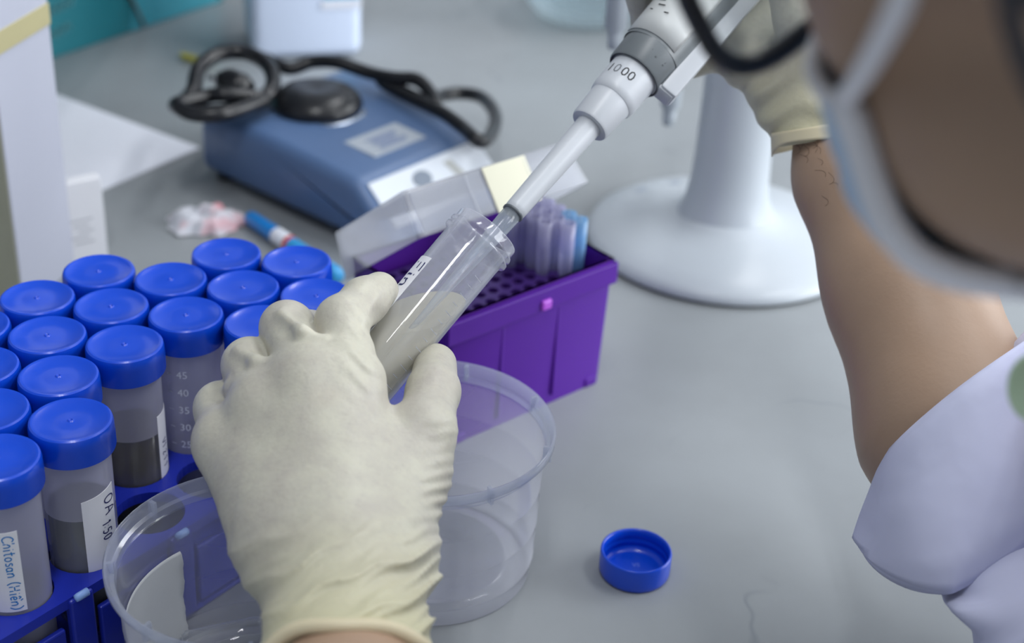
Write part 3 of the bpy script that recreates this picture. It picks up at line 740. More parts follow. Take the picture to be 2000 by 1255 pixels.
td = nrm([.544, .84, 0]); tn = np.array([td[1], -td[0], 0])     # teal carton: td along the face, tn out of it
t0 = Zp(95, 118, 0)-td*120
tc_ = empty('teal_carton', t0, 'teal printed glove carton at top left corner', 'carton')
tfm = frame((0, 0, 0), td, -tn, (0, 0, 1))
M_teal = mat('teal_card', (22, 112, 124), .4, noise=.12, nscale=9)
mesh('carton_body', *xf(rbox(0, 330, 0, 120, 0, 85, 1.2), tfm), M_teal, tc_, smooth=False)
mesh('cyan_print', *xf(rbox(222, 330, -.4, 1, 1, 84, .2), lambda p: tfm((p[0]+.25*p[2]-10, p[1], p[2]))), mat('cyan_ink', (58, 152, 170), .4, noise=.18, nscale=14), tc_, smooth=False)
arc = catmull([(176, -.8, 60), (196, -.8, 52), (212, -.8, 34), (222, -.8, 14), (226, -.8, 3)], 8)
mesh('tan_print', *xf(sweep(arc, 4, 8, flat=.12), tfm), mat('tan_ink', (150, 128, 116), .5, noise=.15, nscale=30), tc_)
for zz, x0_, x1_ in ((40, 124, 152), (20, 122, 148)):
    wv = catmull([(x0_+k*4, -.8, zz+(5 if k % 2 else -3)+k*.6) for k in range(int((x1_-x0_)/4)+1)], 6)
    mesh('script_print', *xf(sweep(wv, 1.6, 6, flat=.2), tfm), mat('pale_ink', (120, 176, 182), .5, noise=.1), tc_)

hd = nrm([.225, .974, 0]); hn = np.array([hd[1], -hd[0], 0]); wr = np.array([-281.0, 861, 0])
wb = empty('white_carton', wr, 'tall white carton with a tan tape band at left edge', 'carton')
WBW = 62.0
wfm = frame((0, 0, 0), -hd, -hn, (0, 0, 1))                     # x to the left along the face, y into the box
mesh('carton_body', *xf(rbox(0, WBW, 0, 90, 0, 330, .8), wfm), mat('white_card', (184, 187, 201), .55, noise=.015, nscale=20), wb, smooth=False)
mesh('kraft_side', *xf(rbox(WBW-.1, WBW+.6, 1, 89, 0, 330, .2), wfm), mat('kraft_cream', (176, 176, 156), .6, noise=.03), wb, smooth=False)
mesh('tape_band', *xf(rbox(-.6, WBW+.9, -.6, 90.6, 161.5, 174.5, .3), wfm), mat('tan_tape', (184, 176, 134), .5, noise=.06, nscale=40), wb, smooth=False)

cd0 = Zp(212, 502, 0)
cdh = nrm([.80, .60, 0]); cdn = np.array([cdh[1], -cdh[0], 0])
cd = empty('small_card', cd0, 'small white printed card box between the carton and the rear caps', 'card')
cfm = frame((0, 0, 0), -cdh, -cdn, (0, 0, 1))
mesh('card_body', *xf(rbox(0, 30, 0, 9, 0, 57, .6), cfm), mat('card_white', (224, 225, 230), .6, noise=.02), cd, smooth=False)
gs = [xf(box(8+(k % 2)*3, 24-(k % 3)*3, -.25, 0, 30-k*4, 31-k*4), cfm) for k in range(5)]
mesh('card_print', *join(*gs), mat('faint_grey_print', (176, 178, 184), .6, noise=.1), cd, smooth=False)

pc = Zp(391, 291, 0); d1 = nrm([-.836, .549, 0]); d2 = nrm([-.549, -.836, 0])
pp = mesh('paper_sheet', *xf(rbox(0, 210, 0, 112, 0, 1.6, .4), frame((0, 0, 0), d1, d2, (0, 0, 1))), M_white, None, smooth=False); pp.location = Vector(pc)*S
tag(pp, 'flat white paper sheet lying left of the blue mixer', 'paper')

tsx = Zp(402, 438, 0)
def tissue_fn(u, v):
    a = 2*math.pi*u; r = v*(23+2.5*math.sin(2*a+1)+1.8*math.sin(5*a)+1.2*math.sin(11*a))
    x_, y_ = r*math.cos(a), r*math.sin(a)
    z = 3.5+6.5*(1-v**3)+2.2*math.sin(x_*.30+1.3*math.sin(y_*.22))*(1-.5*v)+1.4*math.sin(y_*.36+x_*.15)+.7*math.sin(x_*.6-y_*.5)-3*v**8
    return np.array([r*math.cos(a)*1.05, r*math.sin(a)*.95, max(z, 1.2)])
def tissue_mat():
    m, nt, b = base_mat('stained_tissue'); N = nt.nodes.new
    tc = N('ShaderNodeTexCoord'); nz = N('ShaderNodeTexNoise'); nz.inputs['Scale'].default_value = 55; nz.inputs['Detail'].default_value = 3
    r = N('ShaderNodeValToRGB'); r.color_ramp.elements[0].position = .48; r.color_ramp.elements[0].color = lin(206, 208, 216); r.color_ramp.elements[1].position = .72; r.color_ramp.elements[1].color = lin(216, 150, 158)
    nt.links.new(tc.outputs['Object'], nz.inputs[0]); nt.links.new(nz.outputs['Fac'], r.inputs[0]); nt.links.new(r.outputs[0], b.inputs[0]); b.inputs['Roughness'].default_value = .9; return m
ts = mesh('crumpled_tissue', *flip(grid(tissue_fn, 72, 24, True)), tissue_mat(), None); ts.location = Vector(tsx)*S
tag(ts, 'crumpled white tissue with pink stains behind the rearmost cap', 'tissue')

pa, pb = Zp(487, 424, 6), Zp(662, 540, 6)
pn = empty('marker_pen', (pa[0], pa[1], 6), 'blue marker pen with white band lying behind the rack', 'pen')
pv = pb-pa; PL = np.linalg.norm(pv); px_ = nrm(pv); py_ = np.cross([0, 0, 1], px_)
pfm = lambda p: px_*p[2]+py_*p[0]+z_*p[1]
M_penb = mat('pen_blue', (34, 128, 206), .3, noise=.03)
mesh('barrel', *xf(lathe([(.3, 0), (4.4, .4), (5.2, 2), (5.4, 20), (5.6, 33)], 24), pfm), M_penb, pn)
mesh('white_band', *xf(lathe([(5.6, 33), (5.7, 33.2), (5.7, 47), (5.6, 47.2)], 24), pfm), M_white, pn)
mesh('red_ring', *xf(lathe([(5.6, 47), (5.8, 47.2), (5.8, 51), (5.6, 51.2)], 24), pfm), mat('pen_red', (206, 70, 60), .35, noise=.03), pn)
mesh('pen_cap', *xf(lathe([(5.6, 51), (5.6, PL-4), (4.4, PL), (.3, PL)], 24), pfm), mat('pen_cyan', (60, 160, 220), .3, noise=.03), pn)

rb = Zp(388, 118, 2)
band = mesh('rubber_band', *shift(sweep(catmull([(-14, 6, 0), (-6, -2, 1), (4, -8, 2), (14, -12, 5), (17, -5, 4), (6, 0, 1), (-4, 6, 0), (-16, 10, 1)], 6, True), 1.5, 8, True), (0, 0, 0)), mat('yellow_rubber', (196, 188, 60), .5, noise=.05), None)
band.location = Vector(rb)*S; tag(band, 'thin yellow rubber band behind the coiled cable', 'rubber band')

gb = Zp(1150, 74, 0)+np.array([0, 62, 0])
M_glass = clear_mat('dish_glass', (215, 228, 234), .14, tint=(.90, .94, .95), rough=.05, ior=1.5, edge=.8)
dish = empty('glass_dish', gb, 'clear glass dish at top edge behind the pipette', 'dish')
mesh('bowl', *lathe([(.4, 4), (34, 4), (48, 9), (60, 24), (66, 46), (68, 60), (70, 60), (69, 46), (63, 22), (51, 5), (36, 0), (.4, 0)], 56, lambda r, z, k: r*(1+(.012 if k % 4 < 2 else -.012)*(1 if 8 < z < 58 else 0))), M_glass, dish)
mesh('rim', *lathe([(67.5, 60), (68, 62), (69.5, 62.4), (70.6, 61.4), (70.2, 60)], 56), M_glass, dish)

# ================================================================== tube held in the left hand
Zt = nrm(.617*CR+.754*CU+.225*_fw)                              # from cone tip to mouth
Tm = W(953, 450, 670); HL = 114.0; Tb = Tm-Zt*HL
def cam_frame(o, Zv):
    X = nrm(-_fw-Zv*np.dot(-_fw, Zv)); return frame(o, X, np.cross(Zv, X), Zv)
def cam_axes(Zv):
    X = nrm(-_fw-Zv*np.dot(-_fw, Zv)); return X, np.cross(Zv, X), Zv
def set_axes(o, axes):
    m = Matrix.Identity(4)
    for i in range(3):
        for k in range(3): m[i][k] = axes[k][i]
        m[i][3] = o.location[i]
    o.matrix_world = m
ht = empty('open_tube', Tb, 'uncapped clear tube of cloudy liquid gripped by the gloved hand', 'tube'); set_axes(ht, cam_axes(Zt))
body = [(.3, 0), (2.8, .3), (4.2, 2), (13.4, 15.5), (14.2, 18), (14.45, 22), (14.6, 100), (14.6, 104.5), (16.4, 105), (16.5, 106), (15.2, 106.8), (15.1, 107.8), (16.2, 108.4), (16.2, 109.2), (15.1, 109.8), (15.2, HL-.6), (14.9, HL), (14.2, HL), (13.9, HL-.8), (13.7, 100), (13.5, 22), (12.5, 16.4), (3.6, 3.2), (.3, 1.4)]
mesh('body', *lathe(body, 64), M_held, ht)
def lab_fn(u, v):
    a = -1.72+.96*u; z = 40+46*v; r = 14.7
    return np.array([r*math.cos(a), r*math.sin(a), z]), np.array([math.cos(a), math.sin(a), 0])
mesh('paper_label', *slab(lab_fn, 14, 2, .2), M_label, ht, smooth=False)
g = pen_strokes('Final', 6.6, .7)
mesh('handwriting', *on_cyl(g, 15.0, lambda x, y: (-1.24*15.0+y*.9, 83.5-x*1.3)), M_inknavy, ht, smooth=False)
gs = []
for k in range(15):
    ln = 5.2 if k % 2 == 0 else 3.4
    gs.append(on_cyl(box(0, ln, -.16, .16, 0, .05), 14.72, lambda x, y, k=k: (9.2+x, 22+k*5.0+y)))
gs.append(on_cyl(box(-.12, .12, 0, 72, 0, .05), 14.72, lambda x, y: (13.6+x, 21+y)))
mesh('graduation_marks', *join(*gs[:-1]), M_markwhite, ht, smooth=False)
# liquid with a level surface
def liquid_geo():
    bm = bmesh.new(); V, F = lathe([(.3, 1.6), (3.4, 3.3), (12.3, 16.5), (13.3, 22), (13.5, 98)], 48)
    vs = [bm.verts.new(p) for p in V]
    for f in F: bm.faces.new([vs[i] for i in f])
    X, Y, Zv = cam_axes(Zt); up = Vector((X[2], Y[2], Zv[2]))
    lev = Vector((0, 0, HL-47))
    bmesh.ops.bisect_plane(bm, geom=bm.verts[:]+bm.edges[:]+bm.faces[:], plane_co=lev, plane_no=up, clear_outer=True)
    bmesh.ops.holes_fill(bm, edges=[e for e in bm.edges if e.is_boundary], sides=0)
    bm.verts.index_update(); out = [tuple(v.co) for v in bm.verts], [tuple(v.index for v in f.verts) for f in bm.faces]; bm.free(); return out
M_cloud = clear_mat('cloudy_liquid', (252, 246, 218), .74, tint=(.97, .97, .90), rough=.05, ior=1.2, edge=.2, trans=.4)
mesh('liquid', *liquid_geo(), M_cloud, ht, angle=40)

# ================================================================== pipette
Pa = nrm(.607*CR+.717*CU+.342*_fw); Pb = W(1003, 414, 672)
pip = empty('pipette', Pb, 'white single channel pipette marked 1000 dipping into the held tube', 'pipette'); set_axes(pip, cam_axes(Pa))
M_pipw = mat('pipette_white', (204, 208, 214), .34, noise=.012, nscale=30)
M_pipg = mat('pipette_grey', (116, 122, 126), .36, noise=.03, nscale=30)
mesh('shaft', *lathe([(3.7, -1), (4.9, 0), (5.0, 3), (6.1, 56), (6.1, 58)], 40), M_pipw, pip)
mesh('seal_ring', *lathe([(3.6, -1.2), (5.05, -1.0), (5.15, -.2), (4.9, .3)], 40), mat('seal_grey', (92, 98, 104), .4, noise=.05), pip)
mesh('lower_collar', *lathe([(6, 56), (9.0, 56), (9.5, 57), (10.2, 71), (10.4, 72.5)], 48), M_pipw, pip, angle=40)
mesh('upper_collar', *lathe([(10.3, 72), (10.9, 72.6), (11.5, 76), (11.7, 90), (11.9, 92)], 48), M_pipw, pip, angle=40)
mesh('grip_ring', *lathe([(11.6, 91.5), (13.2, 90.4), (13.8, 91.2), (14.4, 103), (14.6, 104)], 48), M_pipg, pip, angle=40)
mesh('ring_shadow_band', *lathe([(11.7, 91.8), (12.9, 90.2), (13.25, 90.3)], 48), mat('ring_shadow_dark', (46, 48, 58), .5, noise=.05), pip)  # dark strip painting in the shade beneath the grip ring
def body_fn(u, v):
    z = 103.6+125*v; a = 2*math.pi*u; r = 14.5+1.2*min(v*3, 1)
    return np.array([r*math.cos(a), r*math.sin(a)*1.04, z])
mesh('handle', *flip(grid(body_fn, 48, 12, True)), M_pipg, pip)
mesh('handle_top', *shift(lathe([(16, 228), (15.6, 234), (12, 238), (.4, 239)], 40), (0, 0, 0)), M_pipg, pip)
mesh('plunger', *lathe([(4, 238), (4, 252), (8, 253), (8.5, 257), (7, 259), (.4, 259.5)], 32), M_pipw, pip)
def face_fn(u, v):
    a = -1.5+2.05*u; z = 105.5+112*v; r = 14.6+1.2*min((z-103.6)/125*3, 1)
    return np.array([r*math.cos(a), r*math.sin(a)*1.04, z]), np.array([math.cos(a), math.sin(a), 0])
mesh('label_panel', *slab(face_fn, 20, 12, .35), mat('panel_offwhite', (202, 205, 205), .4, noise=.012), pip)
# ejector arm on the right-hand side
mesh('ejector_arm', *join(xf(rbox(-5, 7.5, 12.6, 21.6, 91.5, 232, 1.6), lambda p: p), xf(rbox(-4, 6, 9.0, 20.6, 90.8, 93.5, 1.0), lambda p: p)), M_pipw, pip, angle=30)
mesh('number_print', *join(on_cyl(type_mesh('1', 7.2), 11.66, lambda x, y: (-11.6+x, 82.5+y)), on_cyl(type_mesh('00', 7.2), 11.66, lambda x, y: (-1.6+x, 82.5+y))), M_inkblack, pip, smooth=False)
mesh('worn_digit', *on_cyl(type_mesh('0', 7.2), 11.66, lambda x, y: (-7.7+x, 82.5+y)), M_inkgrey, pip, smooth=False)
gs = []
for k, (x0, x1) in enumerate(((2, 8), (0, 9), (3, 9))): gs.append(on_cyl(box(x0, x1, -.35, .35, 0, .05), 14.25, lambda x, y, k=k: (x-.5, 100.5-k*1.7+y)))
mesh('ring_print', *join(*gs), mat('ring_mark', (96, 102, 108), .5, noise=.1), pip, smooth=False)
gs = [on_cyl(box(x0, x1, -.3, .3, 0, .05), 16.2, lambda x, y, k=k: (x-17, 118+k*3.2+y)) for k, (x0, x1) in enumerate(((0, 11), (3, 7), (1, 5), (5, 10), (2, 12), (0, 5), (3, 9)))]
mesh('panel_print', *join(*gs), M_inkblack, pip, smooth=False)
tipo = mesh('tip', *lathe([(.5, -78), (.9, -77.5), (1.6, -60), (3.2, -30), (3.9, -16), (4.3, -8), (4.5, 0), (3.8, 0), (3.6, -10), (2.8, -30)], 28), M_tipin, pip)

# ================================================================== gloves, skin and the person
def latex_mat(dirn=(0, 0, 1), off=10.0, name='cream_latex', stain=None):
    m, nt, b = base_mat(name); N = nt.nodes.new; L = nt.links.new
    tc = N('ShaderNodeTexCoord'); n1 = N('ShaderNodeTexNoise'); n1.inputs['Scale'].default_value = 34; n1.inputs['Detail'].default_value = 6; n1.inputs['Roughness'].default_value = .7
    r1 = N('ShaderNodeValToRGB'); e = r1.color_ramp.elements
    e[0].position = .30; e[0].color = lin(180, 174, 165); e[1].position = .60; e[1].color = lin(200, 197, 181)
    L(tc.outputs['Object'], n1.inputs['Vector']); L(n1.outputs['Fac'], r1.inputs[0])
    dt = N('ShaderNodeVectorMath'); dt.operation = 'DOT_PRODUCT'; dt.inputs[1].default_value = tuple(dirn); L(tc.outputs['Object'], dt.inputs[0])
    mr = N('ShaderNodeMapRange'); mr.inputs[1].default_value = off-.055; mr.inputs[2].default_value = off; L(dt.outputs['Value'], mr.inputs[0])
    my = N('ShaderNodeMix'); my.data_type = 'RGBA'; my.inputs[7].default_value = lin(206, 201, 168); L(mr.outputs[0], my.inputs[0])
    nf = N('ShaderNodeTexNoise'); nf.inputs['Scale'].default_value = 230; nf.inputs['Detail'].default_value = 6; nf.inputs['Roughness'].default_value = .75; L(tc.outputs['Object'], nf.inputs['Vector'])
    nr = N('ShaderNodeMapRange'); nr.inputs[1].default_value = .52; nr.inputs[2].default_value = .74; nr.inputs[4].default_value = .35; L(nf.outputs['Fac'], nr.inputs[0])
    mf = N('ShaderNodeMix'); mf.data_type = 'RGBA'; mf.inputs[7].default_value = lin(160, 153, 147); L(nr.outputs[0], mf.inputs[0]); L(r1.outputs[0], mf.inputs[6])
    last = mf
    if stain is not None:
        ds = N('ShaderNodeVectorMath'); ds.operation = 'DISTANCE'; ds.inputs[1].default_value = tuple(stain); L(tc.outputs['Object'], ds.inputs[0])
        sr = N('ShaderNodeMapRange'); sr.inputs[1].default_value = .004; sr.inputs[2].default_value = .013; sr.inputs[3].default_value = .55; sr.inputs[4].default_value = 0; L(ds.outputs['Value'], sr.inputs[0])
        sm_ = N('ShaderNodeMath'); sm_.operation = 'MULTIPLY'; L(sr.outputs[0], sm_.inputs[0]); L(n1.outputs['Fac'], sm_.inputs[1])
        ms = N('ShaderNodeMix'); ms.data_type = 'RGBA'; ms.inputs[7].default_value = lin(182, 142, 130); L(sm_.outputs[0], ms.inputs[0]); L(mf.outputs[2], ms.inputs[6]); last = ms
    L(last.outputs[2], my.inputs[6]); L(my.outputs[2], b.inputs['Base Color'])
    b.inputs['Roughness'].default_value = .46; b.inputs['Subsurface Weight'].default_value = .12; b.inputs['Subsurface Radius'].default_value = (.004, .003, .002); b.inputs['Subsurface Scale'].default_value = 1
    n2 = N('ShaderNodeTexNoise'); n2.inputs['Scale'].default_value = 420; n2.inputs['Detail'].default_value = 4
    n3 = N('ShaderNodeTexNoise'); n3.inputs['Scale'].default_value = 95; n3.inputs['Detail'].default_value = 2
    ad = N('ShaderNodeMath'); ad.operation = 'ADD'; L(tc.outputs['Object'], n2.inputs['Vector']); L(tc.outputs['Object'], n3.inputs['Vector']); L(n2.outputs['Fac'], ad.inputs[0]); L(n3.outputs['Fac'], ad.inputs[1])
    n4 = N('ShaderNodeTexNoise'); n4.noise_type = 'RIDGED_MULTIFRACTAL'; n4.inputs['Scale'].default_value = 42; n4.inputs['Detail'].default_value = 3; n4.inputs['Distortion'].default_value = .6
    mp = N('ShaderNodeMapping'); mp.inputs['Scale'].default_value = (1, 1.6, .7); mp.inputs['Rotation'].default_value = (.4, .3, .5); L(tc.outputs['Object'], mp.inputs[0]); L(mp.outputs[0], n4.inputs['Vector'])
    m4 = N('ShaderNodeMath'); m4.operation = 'MULTIPLY_ADD'; m4.inputs[1].default_value = .16; L(n4.outputs['Fac'], m4.inputs[0]); L(ad.outputs[0], m4.inputs[2])
    bp = N('ShaderNodeBump'); bp.inputs['Strength'].default_value = .25; bp.inputs['Distance'].default_value = .0009; L(m4.outputs[0], bp.inputs['Height']); L(bp.outputs[0], b.inputs['Normal'])
    return m
M_cuff = mat('latex_bead', (222, 210, 178), .45, noise=.03, nscale=60, sss=.1)
M_skin = mat('skin', (176, 147, 124), .48, noise=.08, nscale=45, bump=.12, bscale=500, sss=.12)
person = empty('person', (455, 350, -330), 'person in a white lab coat, mask and gloves pipetting at right', 'person')
PO = np.array(person.location)/S

# ---------- left hand glove
def lhand():
    H_ = W
    lo = np.array([-150, 370, 40.0]); hi = np.array([20, 640, 190.0]); vx = 1.0
    palm = Clay(lo, hi, vx)
    # wrist and forearm: two side-by-side bones keep it oval
    palm.cone(H_(624, 1370, 518), H_(640, 1100, 564), 21, 19, 0); palm.cone(H_(724, 1370, 518), H_(712, 1100, 564), 21.5, 19, 12)
    palm.cone(H_(675, 1370, 518), H_(676, 1100, 563), 23, 20, 10)
    idx, mid, rin, pin = H_(683, 748, 607), H_(606, 748, 604), H_(518, 800, 607), H_(443, 862, 613)
    palm.cone(H_(712, 1090, 571), idx, 17, 12.4, 12); palm.cone(H_(680, 1090, 568), mid, 18, 13.2, 20)
    palm.cone(H_(638, 1090, 569), rin, 18, 12.8, 20); palm.cone(H_(606, 1090, 573), pin, 18, 11.6, 15)
    palm.cone(H_(570, 1040, 580), H_(494, 905, 608), 21, 15, 14)
    palm.cone(H_(690, 1000, 593), H_(600, 850, 622), 19, 13, 12)
    # thumb base, web
    palm.cone(H_(742, 1085, 577), H_(790, 930, 600), 19, 15.5, 14); palm.cone(H_(790, 930, 600), H_(827, 842, 606), 15.5, 12.4, 10)
    palm.cone(H_(732, 905, 602), H_(795, 915, 606), 12, 12, 12); palm.cone(H_(705, 850, 606), H_(745, 892, 607), 11.5, 10.5, 8)
    fing = Clay(lo, hi, vx)
    fing.chain([idx, H_(668, 628, 624), H_(712, 587, 641), H_(741, 568, 651)], [12.2, 10.4, 9.4, 8.2], 4)
    f2 = Clay(lo, hi, vx); f2.chain([mid, H_(561, 640, 632), H_(606, 652, 664), H_(668, 692, 681)], [12.4, 10.7, 9.6, 8.4], 4)
    f3 = Clay(lo, hi, vx); f3.chain([rin, H_(489, 714, 632), H_(528, 735, 662), H_(598, 772, 676)], [12.6, 11.2, 9.4, 8.2], 4)
    f4 = Clay(lo, hi, vx); f4.chain([pin, H_(432, 797, 633), H_(462, 818, 658), H_(530, 850, 668)], [12, 10.6, 8.8, 7.4], 4)
    th = Clay(lo, hi, vx); th.chain([H_(827, 842, 606), H_(846, 764, 630), H_(850, 712, 654)], [12.4, 10.4, 9.2], 5)
    fing.merge(f2, .8); f3.merge(f4, 1.6); fing.merge(f3, 1.6); th.merge(palm, 5); palm = th
    palm.merge(fing, 6)
    # knuckle bumps and stretched-latex webs between the fingers
    for p, r in ((idx, 8), (mid, 8), (rin, 7.5), (pin, 7)): palm.cone(p-_fw*4, p-_fw*3.6, r, r, 12)
    palm.chain([H_(630, 664, 606), H_(590, 645, 607), H_(550, 612, 621)], [1.3, 1.5, 1.0], 5); palm.chain([H_(536, 716, 606), H_(500, 704, 611), H_(466, 684, 622)], [1.2, 1.3, .9], 5); palm.chain([H_(474, 752, 612), H_(452, 756, 616), H_(436, 768, 624)], [1.1, 1.2, .9], 5)
    # wrinkles: a displacement of the distance field
    X, Y, Zz = palm.coords()
    dx, dy, dz = X-CO[0], Y-CO[1], Zz-CO[2]
    D = dx*_fw[0]+dy*_fw[1]+dz*_fw[2]
    u = 1000+FPX*(dx*CR[0]+dy*CR[1]+dz*CR[2])/D; v = 627.5-FPX*(dx*CU[0]+dy*CU[1]+dz*CU[2])/D
    def bell(a, c, w): return np.exp(-((a-c)/w)**2)
    sm = lambda a, e0, e1: np.clip((a-e0)/(e1-e0), 0, 1)
    # diagonal wrist folds
    q = v+.42*(u-680)+9*np.sin(u/47+v/90)+6*np.sin(u/19)
    amp = sm(v, 985, 1090)*(1-.25*sm(v, 1200, 1260))
    wr = amp*(3.0*(1-np.abs(np.sin(q/24)))**1.6*(.45+.55*bell(u, 760, 130))+1.5*(1-np.abs(np.sin(q/13+u/60)))**1.5*(.3+.7*bell(u, 800, 90)))
    # ripples up the thumb edge
    wr = wr+.55*np.sin(v/4.4+1.0*np.sin(u/30+v/60)+.02*u)*(.6+.4*np.sin(v/37))*sm(u, 800, 860)*sm(v, 800, 850)*(1-sm(v, 1040, 1100))
    # fine wrinkles on the inner side of the index finger and its base
    q2 = (v-640)*.75-(u-700)*.55+4*np.sin(u/13)
    wr = wr+.6*np.sin(q2/5.2)*bell(u, 712, 34)*bell(v, 690, 85)
    q3 = (u-720)*.8+(v-590)*.35
    wr = wr+.55*np.sin(q3/4.6)*bell(u, 728, 24)*bell(v, 598, 30)
    palm.d = (palm.d-np.clip(wr, -1.2, 3.6)-.9*amp).astype(np.float32)
    # cut off at the cuff
    a = H_(678, 1310, 529); n_ = nrm(H_(672, 1290, 534)-H_(676, 1100, 564))
    tilt = nrm(n_+.04*CR)
    palm.d = np.maximum(palm.d, ((X-a[0])*tilt[0]+(Y-a[1])*tilt[1]+(Zz-a[2])*tilt[2]).astype(np.float32))
    return palm.surface(), a, tilt
(V, Q), ca, cn = lhand()
M_latex = latex_mat(cn, float(np.dot(ca-PO, cn))*S, 'cream_latex', (W(638, 800, 592)-PO)*S)
glL = bigmesh('glove', V, Q, M_latex, person, PO); tag(glL, 'cream latex glove on the hand gripping the tube')
# rolled bead at the cuff: follow the oval opening
e1 = nrm(CR-cn*np.dot(CR, cn)); e2 = np.cross(cn, e1)
near = V[np.abs((V-ca)@cn) < 1.6]; cen = near.mean(0); rad = []
for a in np.linspace(0, 2*math.pi, 64, endpoint=False):
    d = e1*math.cos(a)+e2*math.sin(a); rad.append(((near-cen)@d).max())
rad = np.convolve(np.r_[rad[-4:], rad, rad[:4]], np.ones(9)/9, 'valid')
X2 = [np.array([r*math.cos(a), r*math.sin(a)]) for r, a in zip(rad, np.linspace(0, 2*math.pi, 64, endpoint=False))]
cuff = [cen+e1*p[0]*.98+e2*p[1]*.98+cn*(.5+1.4*math.sin(k*2*math.pi/64*2)+.8*math.sin(k*2*math.pi/64*5)) for k, p in enumerate(X2)]
mesh('glove_cuff', *shift(sweep(cuff, 2.6, 10, True), -PO), M_cuff, glL)

# ---------- right hand glove
def rhand():
    H_ = W; lo = np.array([40, 620, 150.0]); hi = np.array([215, 800, 345.0])
    c = Clay(lo, hi, 1.4)
    wv = H_(1622, 246, 728)
    c.cone(H_(1606, 258, 727), H_(1578, 175, 733), 24, 20, 0); c.cone(H_(1650, 240, 728), H_(1610, 150, 735), 24, 20, 10)
    mcp = [H_(1432, 92, 748), H_(1448, 40, 757), H_(1478, -8, 762), H_(1512, -55, 764)]
    base = [H_(1560, 205, 735), H_(1575, 180, 738), H_(1595, 165, 740), H_(1615, 150, 738)]
    for m_, b0 in zip(mcp, base): c.cone(b0, m_, 17, 12.5, 12)
    c.cone(H_(1600, 130, 725), H_(1570, 40, 712), 17, 13, 12)
    c.cone(H_(1570, 40, 712), H_(1530, -60, 704), 12.5, 10.5, 6); c.cone(H_(1530, -60, 704), H_(1505, -130, 700), 10.5, 9, 4)
    fg = Clay(lo, hi, 1.4)
    for k, m_ in enumerate(mcp):
        z = 133+19*k; ax = Pb+Pa*z; X_, Y_, Z_ = cam_axes(Pa)
        f = Clay(lo, hi, 1.4)
        r = (8.2, 9, 9.4, 9.2)[k]
        f.chain([m_, ax-X_*27.5+Y_*13, ax-X_*26.5-Y_*11, ax-X_*4-Y_*28, ax+X_*11-Y_*25.5], [11.5, r+1.2, r+.5, r, r-.8], 4)
        fg.merge(f, 1.5)
    c.merge(fg, 5)
    X, Y, Zz = c.coords(); dx, dy, dz = X-CO[0], Y-CO[1], Zz-CO[2]; D = dx*_fw[0]+dy*_fw[1]+dz*_fw[2]
    u = 1000+FPX*(dx*CR[0]+dy*CR[1]+dz*CR[2])/D; v = 627.5-FPX*(dx*CU[0]+dy*CU[1]+dz*CU[2])/D
    q = (u-1500)*.75+(v-150)*.55
    wr = 1.9*np.sin(q/11+.8*np.sin(v/26))*np.exp(-((u-1480)/70)**2)*np.exp(-((v-160)/60)**2)+1.5*np.sin((v+.3*u)/13+np.sin(u/22))*np.exp(-((v-235)/45)**2)
    c.d = (c.d-np.clip(wr, -1.4, 2.4)).astype(np.float32)
    a = H_(1566, 279, 727); n_ = nrm(H_(1650, 330, 722)-H_(1600, 175, 734))
    tilt = n_-_fw*np.dot(n_, _fw); tilt = nrm(nrm(tilt)*.8-CU*.35+_fw*.12)
    c.d = np.maximum(c.d, ((X-a[0])*tilt[0]+(Y-a[1])*tilt[1]+(Zz-a[2])*tilt[2]).astype(np.float32))
    return c.surface(), a, tilt
(V, Q), rc, rn = rhand()
glR = bigmesh('glove', V, Q, latex_mat(rn, float(np.dot(rc-PO, rn))*S, 'cream_latex_right'), person, PO); tag(glR, 'cream latex glove on the hand holding the pipette')
rce = H0 = W(1625, 262, 727)
e1 = nrm(CR-rn*np.dot(CR, rn)); e2 = np.cross(rn, e1); rce = rce-rn*np.dot(rce-rc, rn)
def rcuff(u, v):
    a = 2*math.pi*u; k = 1+.03*math.sin(3*a+1)+.05*v
    pt = rce+e1*(28.5*math.cos(a)*k)+e2*(26*math.sin(a)*k)+rn*(-7+(8+2.5*math.sin(2*a)+3*math.exp(-((a-math.pi)/.35)**2))*v)
    return pt, nrm(e1*math.cos(a)+e2*math.sin(a))
mesh('glove_cuff', *shift(slab(rcuff, 64, 6, .6), -PO), M_cuff, glR)

